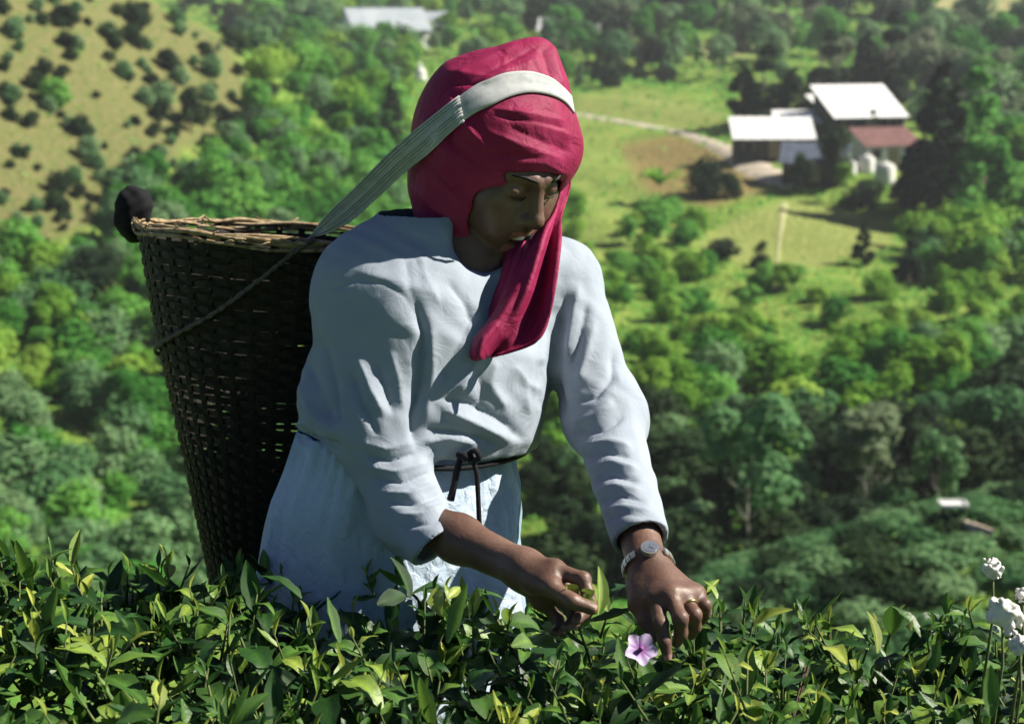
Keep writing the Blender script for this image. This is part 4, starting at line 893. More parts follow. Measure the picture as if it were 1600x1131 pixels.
# --- skirt and apron: lofted cloth with folds
HIP = at(628, 800, 2.52)
def loft(name, sections, mat, a0, a1, seg, fold_amp, fold_n, seed, thick=0.004, parent=person, drop=None):
    """sections: (centre, half width, half depth); a0..a1 = angle range about her body, 0 = her front"""
    r = np.random.default_rng(seed); V = []; closed = abs(a1 - a0 - 2 * math.pi) < 1e-6
    na = seg if closed else seg + 1; ns = len(sections); K = 5
    sec = []
    for i in range(ns - 1):
        for k in range(K): f = k / K; sec.append(tuple(np.asarray(sections[i][j]) * (1 - f) + np.asarray(sections[i + 1][j]) * f for j in range(3)))
    sec.append(sections[-1]); ph = r.uniform(0, 6.28, 4)
    for i, (c, ra, rb) in enumerate(sec):
        t = i / (len(sec) - 1)
        for k in range(na):
            w = a0 + (a1 - a0) * k / seg
            f = fold_amp * (0.25 + t) * (math.sin(fold_n * w + ph[0] + 1.3 * t) + 0.6 * math.sin(fold_n * 1.7 * w + ph[1] - 2 * t) + 0.4 * math.sin(fold_n * 3.1 * w + ph[2] + 5 * t)) + 0.25 * fold_amp * math.sin(17 * t + 3 * w + ph[3])
            f += 0.0035 * math.sin(31 * w + 4 * math.sin(5 * w)) * math.exp(-7 * t) + 0.002 * math.sin(23 * t + 6 * math.sin(2 * w + ph[1])) * math.sin(3 * w + ph[2])
            V.append(np.asarray(c) + TLh * (math.sin(w) * (ra + f)) + TFh * (math.cos(w) * (rb + f)))
    F = [(i * na + k, i * na + (k + 1) % na, (i + 1) * na + (k + 1) % na, (i + 1) * na + k) for i in range(len(sec) - 1) for k in range(seg if closed else seg)]
    o = link(name, mesh_np(name, np.array(V), np.array(F), mat), parent)
    md = o.modifiers.new('thickness', 'SOLIDIFY'); md.thickness = thick; md.offset = 1
    return o
TFh = nrm([TF[0], TF[1], 0]); TLh = np.array([-TFh[1], TFh[0], 0]); TLh = TLh if TLh[0] > 0 else -TLh
c0 = W_ + np.array([-0.002, 0.0, 0.034])
c1 = at(630, 760, 2.485); c2 = at(620, 850, 2.50); c3 = at(612, 930, 2.51); c4 = np.array([c3[0], c3[1] + 0.03, 0.32])
loft('skirt', [(c0, 0.160, 0.122), (c1, 0.190, 0.148), (c2, 0.196, 0.160), (c3, 0.206, 0.178), (c4, 0.235, 0.21)], M_SKIRT, 0, 2 * math.pi, 140, 0.006, 9, 3)
loft('apron', [(c0, 0.167, 0.130), (c1, 0.203, 0.161), (c2, 0.211, 0.175), (c3, 0.218, 0.192), (np.array([c3[0], c3[1], 0.5]), 0.232, 0.212)], M_APRON, -2.75, 0.50, 110, 0.005, 8, 5)
# legs and boots down to the ground
for sx in (-1, 1):
    b = MB(); hipj = c3 + TLh * 0.09 * sx; foot = np.array([hipj[0], hipj[1], 0.0])
    b.tube([hipj + [0, 0, 0.02], foot + [0, 0, 0.45], foot + TFh * -0.01 + [0, 0, 0.26]], [0.075, 0.055, 0.052], 14); b.build('trouser_leg', M_SKIRT, person, True)
    b = MB(); b.tube([foot + [0, 0, 0.32], foot + [0, 0, 0.16], foot + [0, 0, 0.07], foot + TFh * 0.07 + [0, 0, 0.045], foot + TFh * 0.15 + [0, 0, 0.035], foot + TFh * 0.18 + [0, 0, 0.03]], [0.056, 0.05, 0.052, 0.045, 0.038, 0.02], 14); b.build('boot', M_BOOT, person, True)
# waist cord with bow
b = MB(); pts = []
for k in range(41):
    w = -0.75 + 2.6 * k / 40
    sh_ = max(0.0, -math.sin(w)) ** 0.5 * 0.03; pts.append(W_ + WN * (0.006 + 0.003 * math.sin(3 * w)) + WX * (math.sin(w) * 0.187) + WF * (0.008 + math.cos(w) * 0.147))
b.tube(pts, 0.0042, 7); cord = b.build('waist_cord', M_CORD, person, True)
from mathutils.bvhtree import BVHTree
def bvh(V, F): return BVHTree.FromPolygons([tuple(v) for v in V], [tuple(int(i) for i in f) for f in F])
def surf_d(tree, px, py, default=None):
    dv = at(px, py, 1.0) - CAM; h = tree.ray_cast(Vector(CAM), Vector(nrm(dv)))
    return float((np.array(h[0]) - CAM) @ FWD) if h[0] is not None else default
bow = MB()
T_SHIRT = bvh(SV, SF); F0 = surf_d(T_SHIRT, 727, 682, 2.34) - 0.001
def tie(pts, r, n=14):
    P = np.array([at(*q) for q in pts]); t = np.linspace(0, len(P) - 1, n); Q = np.stack([smooth_interp(t, np.arange(len(P)), P[:, k]) for k in range(3)], 1)
    bow.tube(Q, np.interp(np.linspace(0, 1, n), np.linspace(0, 1, len(r)), r), 7)
KN = (727, 712)
tie([(720, 714, F0 - 0.004), (714, 735, F0 - 0.006), (709, 760, F0 - 0.004), (704, 781, F0)], [0.004, 0.0048, 0.0045, 0.0055])
tie([(734, 714, F0 - 0.004), (744, 735, F0 - 0.006), (747, 775, F0 - 0.004), (749, 818, F0)], [0.0035, 0.0036, 0.0034, 0.0036])
tie([(728, 712, F0 - 0.006), (742, 704, F0 - 0.012), (748, 716, F0 - 0.010), (732, 720, F0 - 0.004)], [0.0035, 0.0042, 0.0035])
tie([(716, 710, F0), (727, 714, F0 - 0.010), (738, 712, F0 - 0.002)], [0.0045, 0.0065, 0.0045])
bow.build('cord_bow', M_CORD, person, True)
# --- headscarf: hood, then the hanging ends
I3 = np.eye(3)
def sd_hood_outer(P):
    d = d_ell(P, at(770, 222, 2.415), HR, (0.114, 0.120, 0.122))
    d = smin(d, d_cone(P, at(818, 112, 2.40), at(770, 165, 2.41), 0.038, 0.075), 0.05); d = smin(d, d_cone(P, at(843, 84, 2.40), at(846, 130, 2.40), 0.0185, 0.030), 0.03)
    d = smin(d, d_cone(P, at(862, 232, 2.40), at(830, 185, 2.40), 0.037, 0.046), 0.04)
    d = smin(d, d_cone(P, at(700, 300, 2.45), at(722, 392, 2.44), 0.052, 0.062), 0.05)
    return d
def sd_hood(P):
    P = P.astype(np.float32); o = sd_hood_outer(P)
    Q = ((P - HC.astype(np.float32)) @ HR.T.astype(np.float32)) / HK
    d = np.maximum(o, -(o + 0.0075))
    face = d_ell(Q, (0.000, 0.118, -0.053), I3, (0.074, 0.122, 0.088))
    d = smax(d, -face, 0.004)
    return smax(d, -(sd_head(P) - 0.0005), 0.002).astype(np.float32)
hlo = np.minimum(at(770, 220, 2.40) - 0.17, at(740, 440, 2.44) - 0.09); hhi = at(770, 220, 2.40) + 0.17; hhi[2] += 0.03; hlo[2] = at(740, 450, 2.44)[2]
CV, CF = extract(sd_hood, hlo, hhi, 0.0028); CV = relax(CV, CF, 6, 0.5); CN = vnormals(CV, CF)
HOOD_FOLDS = [([(735, 128), (790, 100), (840, 72)], 4, -3), ([(705, 118), (760, 92), (815, 66)], 5, 2.5), ([(770, 170), (830, 178), (885, 190)], 4, 3), ([(775, 182), (835, 190), (890, 204)], 3, -3), ([(760, 205), (815, 226), (880, 250)], 4, 2.5), ([(756, 240), (800, 244), (850, 246)], 3, -2.5), ([(700, 150), (730, 200), (770, 240)], 5, 4), ([(680, 170), (705, 225), (750, 262)], 4, -4), ([(690, 112), (760, 120), (800, 108), (850, 90)], 9, 3.5), ([(700, 128), (770, 136), (820, 122)], 6, -3.5), ([(862, 70), (868, 100), (880, 140)], 7, 4), ([(845, 75), (855, 105), (862, 125)], 6, -3),
 ([(800, 175), (850, 195), (898, 215)], 10, 3.5), ([(790, 195), (840, 218), (895, 240)], 6, -3), ([(785, 215), (830, 240), (890, 262)], 9, 3), ([(800, 254), (850, 255), (890, 275)], 5, 2.5), ([(660, 180), (690, 230), (740, 290)], 10, 4), ([(650, 230), (680, 280), (730, 330)], 7, -4), ([(640, 290), (690, 330), (740, 370)], 9, 4), ([(880, 165), (893, 200), (900, 240)], 6, -2.5)]
CV = fold(CV, CN, HOOD_FOLDS)
hood = link('headscarf', mesh_np('headscarf', CV, CF, M_SCARF), person); hood['label'] = 'crimson headscarf tied like a hood'
def sheet(name, rows, mat, ncol, parent, folds, thick=0.0035, seed=0):
    """hanging cloth: rows of (x left, x right, y, distance); folds run down its length"""
    r = np.random.default_rng(seed); R_ = np.array(rows, float); nr = (len(R_) - 1) * 9 + 1; t = np.linspace(0, len(R_) - 1, nr); T = np.arange(len(R_))
    X0, X1, Y0, Y1, D = [smooth_interp(t, T, R_[:, k]) for k in range(5)]
    V = []
    for i in range(nr):
        for k in range(ncol + 1):
            s_ = k / ncol; f = sum(a * math.sin(n_ * s_ * math.pi + p_ + q_ * t[i]) for a, n_, p_, q_ in folds)
            V.append(at(X0[i] + (X1[i] - X0[i]) * s_, Y0[i] + (Y1[i] - Y0[i]) * s_, D[i] + f + 0.03 * (s_ - 0.5) ** 2))
    F = np.array([(i * (ncol + 1) + k, i * (ncol + 1) + k + 1, (i + 1) * (ncol + 1) + k + 1, (i + 1) * (ncol + 1) + k) for i in range(nr - 1) for k in range(ncol)])
    o = link(name, mesh_np(name, V, F, mat), parent); md = o.modifiers.new('thickness', 'SOLIDIFY'); md.thickness = thick; md.offset = 0
    return o
# rows: x0, x1, y0, y1, distance
end1 = sheet('scarf_end', [(866, 890, 262, 256, 2.44), (868, 890, 300, 292, 2.45), (860, 880, 334, 328, 2.43), (842, 877, 358, 350, 2.375), (826, 877, 384, 374, 2.345), (812, 874, 415, 405, 2.325), (790, 868, 460, 455, 2.305), (765, 858, 500, 500, 2.295), (742, 845, 530, 528, 2.285), (736, 826, 556, 540, 2.285), (744, 790, 563, 552, 2.290)], M_SCARF, 44, person,
             [(0.013, 2.6, 0.9, 0.28), (0.006, 4.3, 1.2, -0.5), (0.0012, 9, 0.3, 0.9)])
end1['label'] = 'longer crimson scarf end hanging over the chest'
end2 = sheet('scarf_end', [(790, 842, 385, 372, 2.39), (786, 838, 412, 402, 2.36), (778, 822, 445, 440, 2.345), (762, 812, 480, 478, 2.33), (745, 800, 512, 510, 2.325), (738, 780, 535, 530, 2.325)], M_SCARF, 30, person,
             [(0.010, 2.6, 0.2, 0.3), (0.004, 6.3, 0.8, 0.4)])
end2['label'] = 'shorter crimson scarf end behind the longer one'

# --- wristwatch and ring
M_STEEL = noise_mat('brushed_steel', [(0.3, (0.55, 0.55, 0.53)), (0.7, (0.72, 0.71, 0.68))], scale=200, bstr=0.1, bdist=0.0004, rough=0.3); M_STEEL.node_tree.nodes['Principled BSDF'].inputs['Metallic'].default_value = 0.85
M_DIAL = noise_mat('slate_dial', [(0.3, (0.10, 0.12, 0.16)), (0.7, (0.16, 0.18, 0.22))], scale=60, bstr=0, rough=0.25)
M_GOLD = noise_mat('gold', [(0.3, (0.62, 0.42, 0.10)), (0.7, (0.75, 0.53, 0.18))], scale=100, bstr=0.1, bdist=0.0004, rough=0.25); M_GOLD.node_tree.nodes['Principled BSDF'].inputs['Metallic'].default_value = 1.0
fa = nrm(LW - LE)                                   # forearm direction
wc = LW + fa * 0.000                                # watch sits at the wrist
tocam = nrm(CAM - wc); n0 = nrm(tocam - fa * (tocam @ fa)); n0 = nrm(n0 * 0.93 + RIGHT * 0.25); n0 = nrm(n0 - fa * (n0 @ fa)); s0 = np.cross(fa, n0); s0 = s0 if s0[0] > 0 else -s0
watch = thing('wristwatch', tuple(wc), 'small steel wristwatch on the wrist of the hand beside the purple flower', 'watch')
def skin_r(dirv):                                   # distance from the wrist axis out to the skin
    rs = np.linspace(0.012, 0.05, 60); Pq = (wc + dirv * rs[:, None]).astype(np.float32); dd = sd_body(Pq); j = np.argmax(dd > 0); return rs[j]
for k in range(26):                                 # bracelet links
    a = 2 * math.pi * k / 26
    if abs(math.sin(a / 2)) < 0.27: continue
    dv = nrm(n0 * math.cos(a) + s0 * math.sin(a)); rr = skin_r(dv) + 0.0022
    tg = np.cross(fa, dv)
    b = MB(); b.box(wc + dv * rr + fa * 0.0, (0.0034, 0.0013, 0.0052), R=np.stack([tg, dv, fa], 1)); b.box(wc + dv * (rr + 0.0006), (0.0026, 0.0012, 0.0022), R=np.stack([tg, dv, fa], 1)); b.build('bracelet_link', M_STEEL, watch)
rr = skin_r(n0) + 0.002
def disc(c, n_, r0, r1, h0, h1, seg=28):
    b = MB(); a1 = nrm(np.cross(n_, fa)); a2 = np.cross(n_, a1); V = []
    for r_i, h_i in ((r0, h0), (r0, h1), (r1, h1)):
        for k in range(seg): w = 2 * math.pi * k / seg; V.append(c + n_ * h_i + (a1 * math.cos(w) + a2 * math.sin(w)) * r_i)
    b.add(V, [(i * seg + k, i * seg + (k + 1) % seg, (i + 1) * seg + (k + 1) % seg, (i + 1) * seg + k) for i in range(2) for k in range(seg)] + [tuple(2 * seg + k for k in range(seg))]); return b
case = disc(wc + n0 * rr, n0, 0.0120, 0.0112, -0.003, 0.0035).build('case', M_STEEL, watch)
disc(wc + n0 * (rr + 0.0036), n0, 0.0092, 0.0090, 0.0, 0.0004).build('dial', M_DIAL, watch)
for w, ln in ((0.9, 0.0055), (2.6, 0.0075)):
    b = MB(); dv = fa * math.cos(w) + s0 * math.sin(w); b.box(wc + n0 * (rr + 0.0045) + dv * ln / 2, (0.0005, 0.0002, ln / 2), R=np.stack([np.cross(dv, n0), n0, dv], 1)); b.build('hand', M_STEEL, watch)
b = MB(); b.box(wc + n0 * rr + s0 * 0.0130, (0.0012, 0.0012, 0.0012), R=np.stack([s0, n0, fa], 1)); b.build('crown', M_STEEL, watch)
ra, rb_ = L_RNG[0], L_RNG[1]; rx = nrm(rb_ - ra); rcn = ra * 0.45 + rb_ * 0.55
b = MB(); e1 = nrm(np.cross(rx, UP)); e2 = np.cross(rx, e1); pts = [rcn + 0.0103 * (e1 * math.cos(w) + e2 * math.sin(w)) for w in np.linspace(0, 2 * math.pi, 33)]
b.tube(pts, 0.0014, 8, caps=False)
tag(b.build('finger_ring', M_GOLD, None, True), 'thin gold ring on the third finger of the hand wearing the watch', 'ring')
# ------------------------------------------------------------------ carrying basket with head strap
M_BAMB = noise_mat('shaded_dark_bamboo', [(0.3, (0.006, 0.004, 0.003)), (0.55, (0.013, 0.009, 0.006)), (0.8, (0.03, 0.02, 0.012))], scale=40, bstr=0.5, bdist=0.002, rough=0.65)  # dark bamboo, its colour deepened further for the shade on the basket
M_RIM = noise_mat('pale_split_bamboo', [(0.3, (0.14, 0.09, 0.04)), (0.5, (0.30, 0.22, 0.12)), (0.75, (0.46, 0.38, 0.26))], scale=90, bstr=0.5, bdist=0.002, rough=0.7)
BT = at(452, 366, 2.74); BB = at(424, 915, 2.81)
BA = nrm(BT - BB); BH = np.linalg.norm(BT - BB); BX = nrm(np.array([1.0, 0.2, 0]) - BA * BA[0]); BX = nrm(BX - BA * (BX @ BA)); BY = np.cross(BA, BX)
def bask_r(t): return np.interp(t, [0, 0.08, 0.35, 0.7, 1.0], [0.098, 0.108, 0.148, 0.200, 0.238])
def bask_p(t, a, off=0.0): return BB + BA * (t * BH) + (BX * math.cos(a) + BY * math.sin(a)) * (bask_r(t) + off)
basket = thing('carrying_basket', tuple(BB), 'dark woven bamboo basket with frayed pale rim hanging from the head strap', 'basket')
NST = 40; r_ = np.random.default_rng(3)
for k in range(NST):                       # upright stakes
    a = 2 * math.pi * k / NST; hw = 0.0055; V = []
    for t in np.linspace(-0.005, 1.0 + 0.012 * r_.uniform(-0.5, 1), 12):
        da = hw / bask_r(t); tw = 0.02 * math.sin(3 * t + k)
        for s_ in (-1, 1): V += [bask_p(t, a + s_ * da + tw * 0.3, -0.0012), bask_p(t, a + s_ * da + tw * 0.3, 0.0012)]
    F = []
    for i in range(11):
        o = i * 4; F += [(o, o + 4, o + 6, o + 2), (o + 1, o + 3, o + 7, o + 5), (o, o + 1, o + 5, o + 4), (o + 2, o + 6, o + 7, o + 3)]
    b = MB(); b.add(V, F); b.build('stake', M_BAMB, basket)
t = 0.0; j = 0
while t < 0.985:                            # woven bands
    openw = 0.30 < t < 0.62
    hgt = 0.0090 if openw else 0.0104; step = (0.0112 if openw else 0.0096) / BH
    V = []; seg = NST * 3; p0 = (j % 2) * math.pi; wob = r_.uniform(-1, 1)
    for k in range(seg):
        a = 2 * math.pi * k / seg; off = 0.0030 * math.cos(NST / 2 * a + p0); hh = hgt * (1 + (0.25 if openw else 0.05) * math.sin(7 * a + j * 2.1)); dt = (0.0012 * math.sin(3 * a + wob * 6) + 0.0008 * math.sin(11 * a + j)) / BH
        for z_, o_ in ((-0.5, -0.001), (0.5, -0.001), (0.5, 0.001), (-0.5, 0.001)): V.append(bask_p(t + dt + z_ * hh / BH, a, off + o_))
    F = []
    for k in range(seg):
        n2_ = (k + 1) % seg
        for e in range(4): F.append((k * 4 + e, n2_ * 4 + e, n2_ * 4 + (e + 1) % 4, k * 4 + (e + 1) % 4))
    b = MB(); b.add(V, F); b.build('woven_band', M_BAMB, basket); t += step; j += 1
# bottom disc
b = MB(); b.add([bask_p(0.0, 2 * math.pi * k / 40, -0.002) for k in range(40)] + [bask_p(0.02, 2 * math.pi * k / 40, -0.002) for k in range(40)], [tuple(range(39, -1, -1)), tuple(range(40, 80))]); b.build('base', M_BAMB, basket)
# rim: bound bundle of split, frayed strips
for k in range(36):
    a0 = r_.uniform(0, 6.28); ln = r_.uniform(0.5, 1.7); zc = r_.uniform(-0.009, 0.006); oc = r_.uniform(-0.006, 0.008); rad = r_.uniform(0.0022, 0.0048); fr = r_.uniform(-0.010, 0.012)
    pts = []
    for s_ in np.linspace(0, 1, 16):
        e = max(0, abs(2 * s_ - 1) - 0.8) / 0.2
        pts.append(bask_p(1.0 + (zc + 0.003 * math.sin(9 * s_ + k) + fr * e * e) / BH, a0 + ln * s_, oc + 0.0025 * math.sin(6 * s_ + 2 * k) + 0.006 * e))
    b = MB(); b.tube(pts, [rad * (0.35 + 0.65 * math.sin(math.pi * min(1, max(0.05, s_)))) for s_ in np.linspace(0, 1, 16)], 5); b.build('rim_strip', M_RIM, basket, True)
# loose frayed bits under the rim on the viewer's side
for px, py, L_, an in ((440, 376, 0.03, 0.2), (415, 383, 0.022, 0.1), (418, 391, 0.018, 0.15), (360, 378, 0.02, -0.1), (470, 380, 0.02, 0.5)):
    d_ = 2.74 - 0.245 + 0.0005 * abs(px - 452) * 0.3; b = MB(); c = at(px, py, d_); e = np.array([math.cos(an), 0.02, -math.sin(an) * 0.5]) * L_
    b.tube([c - e / 2, c, c + e / 2], [0.001, 0.0035, 0.001], 5); b.build('rim_strip', M_RIM, basket, True)

# head strap: woven band over the scarf, gathered into cords
T_HOOD = bvh(CV, CF)
UPE = [(892, 150), (874, 131), (855, 120), (826, 112), (791, 114), (766, 123), (741, 135), (688, 174), (635, 217), (600, 249), (560, 290), (522, 326), (500, 350)]
LOE = [(897, 178), (883, 161), (862, 150), (830, 145), (798, 151), (770, 164), (741, 178), (706, 204), (671, 238), (635, 266), (594, 304), (548, 345), (512, 364)]
n_ = 90; tt = np.linspace(0, len(UPE) - 1, n_); TI = np.arange(len(UPE))
sm = lambda A: np.stack([smooth_interp(tt, TI, np.array(A, float)[:, k]) for k in range(2)], 1)
UE, LO = sm(UPE), sm(LOE); NC = 9
gridd = np.full((n_, NC), np.nan); PX = np.zeros((n_, NC)); PYY = np.zeros((n_, NC))
for i in range(n_):
    for k in range(NC):
        q = UE[i] + (LO[i] - UE[i]) * k / (NC - 1); PX[i, k], PYY[i, k] = q
        gridd[i, k] = surf_d(T_HOOD, q[0], q[1], np.nan)
ends = 2.50
for k in range(NC):
    col = gridd[:, k]; i = np.arange(n_)
    left = PX[:, k] < 668
    col[left] = np.nan; g = ~np.isnan(col); last = np.where(g)[0].max()
    xi = np.concatenate([i[g], [n_ - 1]]); di = np.concatenate([col[g], [ends]])
    gridd[:, k] = np.interp(i, xi, di)
K = np.array([1, 2, 3, 4, 3, 2, 1.]); K /= K.sum()
pad = np.pad(gridd, ((3, 3), (0, 0)), 'edge'); sg = sum(K[j_] * pad[j_:j_ + n_] for j_ in range(7)); sg = np.minimum(sg, gridd + 0.001)
SVs = np.array([at(PX[i, k], PYY[i, k], sg[i, k] - 0.0030 - 0.0008 * math.cos(k * 2.0)) for i in range(n_) for k in range(NC)])
# carry on round the far side of the head and down to the basket behind her
farP = [at(886, 153, 2.44), at(876, 170, 2.50), at(846, 205, 2.565), at(790, 260, 2.62), at(700, 330, 2.66), at(600, 380, 2.72)]
SFs = [(i * NC + k, i * NC + k + 1, (i + 1) * NC + k + 1, (i + 1) * NC + k) for i in range(n_ - 1) for k in range(NC - 1)]
o = link('head_strap', mesh_np('head_strap', SVs, np.array(SFs), M_STRAP), basket); md = o.modifiers.new('thickness', 'SOLIDIFY'); md.thickness = 0.0035; md.offset = 0
o['label'] = 'pale woven head strap lying across the crimson scarf'
V = []
for i, c in enumerate(farP):
    tgt = nrm((farP[min(i + 1, 5)] - farP[max(i - 1, 0)])); sd = nrm(np.cross(tgt, nrm(c - HC))); V += [c - sd * 0.013, c + sd * 0.013]
o = link('head_strap', mesh_np('head_strap', V, np.array([(i * 2, i * 2 + 1, i * 2 + 3, i * 2 + 2) for i in range(5)]), M_STRAP), basket); md = o.modifiers.new('thickness', 'SOLIDIFY'); md.thickness = 0.0035; md.offset = 0
# cords along the gathered strap
for k in range(7):
    s_ = k / 6.0
    pts = []
    for i in np.linspace(48, n_ - 1, 14): pts.append(SVs[int(i) * NC + int(s_ * (NC - 1))] - FWD * 0.0032)
    for u_ in np.linspace(0.2, 1, 5): pts.append(pts[13] * (1 - u_) + (at(482, 374, 2.535) + UP * 0.004 * (s_ - 0.5)) * u_ if True else None)
    b = MB(); b.tube(pts, 0.0016, 6); b.build('strap_cord', M_STRAP, basket, True)
# rope from the strap round the basket
rp = [at(486, 371, 2.532), at(455, 397, 2.512), at(420, 426, 2.512), at(380, 458, 2.530), at(340, 490, 2.562), at(300, 520, 2.62), at(270, 543, 2.69), at(258, 552, 2.745), at(262, 556, 2.80)]
for sft in (0, 1):
    tq = np.linspace(0, len(rp) - 1, 60); Q = np.stack([smooth_interp(tq, np.arange(len(rp)), np.array(rp)[:, k]) for k in range(3)], 1)
    # keep the rope on the outside of the weave
    for i in range(len(Q)):
        t_ = ((Q[i] - BB) @ BA) / BH; ax = BB + BA * t_ * BH; rv = Q[i] - ax; rl = np.linalg.norm(rv); need = bask_r(t_) + 0.009
        if rl < need: Q[i] = ax + rv / rl * need
    ph_ = np.linspace(0, 60, 60) * 1.3 + sft * math.pi
    Q = Q + UP[None] * (0.0020 * np.sin(ph_))[:, None] + FWD[None] * (0.0015 * np.cos(ph_))[:, None]
    b = MB(); b.tube(Q, 0.0026, 6); b.build('rope_strand', M_ROPE, basket, True)
# dark bundle at the far left of the rim
bc = at(206, 334, 2.76)
def sd_bundle(P):
    d = d_ell(P, bc, I3, (0.029, 0.03, 0.041)); d = smin(d, d_ell(P, bc + [0.010, 0, 0.018], I3, (0.022, 0.024, 0.022)), 0.02); d = smin(d, d_cone(P, bc + [0.0, 0, -0.03], bc + [0.022, -0.005, -0.036], 0.016, 0.009), 0.015)
    return (d + 0.0022 * np.sin(P[:, 0] * 190 + 2 * np.sin(P[:, 2] * 90)) * np.sin(P[:, 2] * 140 + P[:, 1] * 60)).astype(np.float32)
Vb, Fb = extract(sd_bundle, bc - 0.07, bc + 0.07, 0.003); Vb = relax(Vb, Fb, 1)
tag(link('cloth_bundle', mesh_np('cloth_bundle', Vb, Fb, M_CORD), None), 'small black cloth bundle tied at the left end of the basket rim', 'bundle')
# ------------------------------------------------------------------ tea row in the foreground
def tea_leaf_mat(name, stops, rough, spec, trans):
    m, nt, p = new_mat(name); L = nt.links
    at_ = N(nt, 'ShaderNodeAttribute', attribute_name='tone'); oi = N(nt, 'ShaderNodeObjectInfo'); tc = N(nt, 'ShaderNodeTexCoord')
    n1 = N(nt, 'ShaderNodeTexNoise', Scale=60, Detail=4); L.new(tc.outputs['Object'], n1.inputs['Vector'])
    a = N(nt, 'ShaderNodeMath', operation='MULTIPLY_ADD'); L.new(n1.outputs[0], a.inputs[0]); a.inputs[1].default_value = 0.3; L.new(at_.outputs['Fac'], a.inputs[2])
    a2 = N(nt, 'ShaderNodeMath', operation='SUBTRACT'); L.new(a.outputs[0], a2.inputs[0]); a2.inputs[1].default_value = 0.15
    col = ramp(nt, a2.outputs[0], stops)
    vn = N(nt, 'ShaderNodeAttribute', attribute_name='vein'); mx0 = N(nt, 'ShaderNodeMix', data_type='RGBA', blend_type='MULTIPLY'); L.new(vn.outputs['Fac'], mx0.inputs['Factor']); L.new(col, mx0.inputs['A']); mx0.inputs['B'].default_value = (1.6, 1.5, 1.2, 1)
    c2 = mx0.outputs['Result']
    L.new(c2, p.inputs['Base Color']); p.inputs['Roughness'].default_value = rough; p.inputs['Specular IOR Level'].default_value = spec
    n2 = N(nt, 'ShaderNodeTexNoise', Scale=220, Detail=3); L.new(tc.outputs['Object'], n2.inputs['Vector']); bump(nt, p, n2.outputs[0], 0.35, 0.002)
    tr = N(nt, 'ShaderNodeBsdfTranslucent'); L.new(c2, tr.inputs['Color']); mx = N(nt, 'ShaderNodeMixShader'); mx.inputs[0].default_value = trans
    L.new(p.outputs[0], mx.inputs[1]); L.new(tr.outputs[0], mx.inputs[2]); L.new(mx.outputs[0], nt.nodes['Material Output'].inputs['Surface'])
    return m
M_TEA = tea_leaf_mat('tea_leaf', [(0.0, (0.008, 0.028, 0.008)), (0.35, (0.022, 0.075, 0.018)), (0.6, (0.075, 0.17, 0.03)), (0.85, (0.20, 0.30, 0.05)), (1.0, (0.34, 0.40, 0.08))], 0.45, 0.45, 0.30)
M_STEM = noise_mat('green_stem', [(0.3, (0.06, 0.09, 0.03)), (0.7, (0.14, 0.17, 0.06))], scale=60, bstr=0.2, bdist=0.002)
M_TWIG = noise_mat('brown_twig', [(0.3, (0.035, 0.025, 0.018)), (0.7, (0.10, 0.075, 0.05))], scale=60, bstr=0.4, bdist=0.003)
def leaf_template(curl, foldv, width, nl=7, wave=0.0):
    """one tea leaf, length 1 along +x, tip bending down; pointed ellipse with folded midrib and wavy edge"""
    V = []; vein = []
    for i in range(nl):
        s_ = i / (nl - 1); w = width * (math.sin(math.pi * (s_ * 0.93 + 0.04)) ** 0.8) * (1 - 0.35 * s_ ** 3); w = max(w, 0.006)
        ang = curl * s_; x = math.sin(ang) / curl if abs(curl) > 1e-3 else s_; z = -(1 - math.cos(ang)) / curl if abs(curl) > 1e-3 else 0
        for j in (-1, -0.5, 0, 0.5, 1):
            V.append((x, j * w, z + foldv * abs(j) * w + wave * math.sin(s_ * 13 + (j > 0) * 1.7) * abs(j) * 0.35 * w)); vein.append(1.0 if j == 0 else 0.0)
    F = [(i * 5 + j, (i + 1) * 5 + j, (i + 1) * 5 + j + 1, i * 5 + j + 1) for i in range(nl - 1) for j in range(4)]
    return np.array(V), np.array(F), np.array(vein)
TPL = [leaf_template(0.7, 0.40, 0.205, wave=0.4), leaf_template(1.1, 0.3, 0.235, wave=0.7), leaf_template(-0.5, 0.6, 0.185, wave=0.4), leaf_template(1.6, 0.25, 0.22, wave=0.8), leaf_template(0.25, 0.9, 0.16)]
def frame_of(dirv, up):
    x = nrm(dirv); y = nrm(np.cross(up, x)); return np.stack([x, y, np.cross(x, y)], 1)
def canopy_z(x, y):
    base = 0.702 - 0.085 * x + 0.022 * np.sin(x * 9 + 1) * np.sin(y * 7) + 0.012 * np.sin(x * 23 + y * 17)
    back = np.clip((y - 2.16) / 0.30, 0, 1) ** 2 * 0.28; frnt = np.clip((1.45 - y) / 0.35, 0, 1) ** 2 * 0.45
    return base - back - frnt
r_ = np.random.default_rng(11)
NB = 7; XB = np.linspace(-1.55, 1.55, NB + 1)
LABELS = ['tea bush at the far left edge of the row', 'shaded tea bush at lower left, beneath the basket', 'tea bush before the skirt of the picker, mostly in shade', 'tea bush with upright shoots under the pinching hand', 'tea bush beneath the hand with the watch', 'bright tea bush right of the hands', 'tea bush at the right edge below the white flowers']
leaves = [[] for _ in range(NB)]            # (pos, frame, length, template, tone)
stems = [MB() for _ in range(NB)]
def add_leaf(bi, pos, dirv, up, ln, tp, tone): leaves[bi].append((np.asarray(pos), frame_of(dirv, up), ln, tp, tone))
nsh = 3800
sx = r_.uniform(-1.5, 1.5, nsh); sy = 1.12 + 1.30 * r_.uniform(0, 1, nsh)
HANDS = [(at(1043, 975, 2.12), 0.050), (at(875, 930, 2.10), 0.060), (at(1018, 890, 2.18), 0.045), (at(905, 945, 2.08), 0.03)]
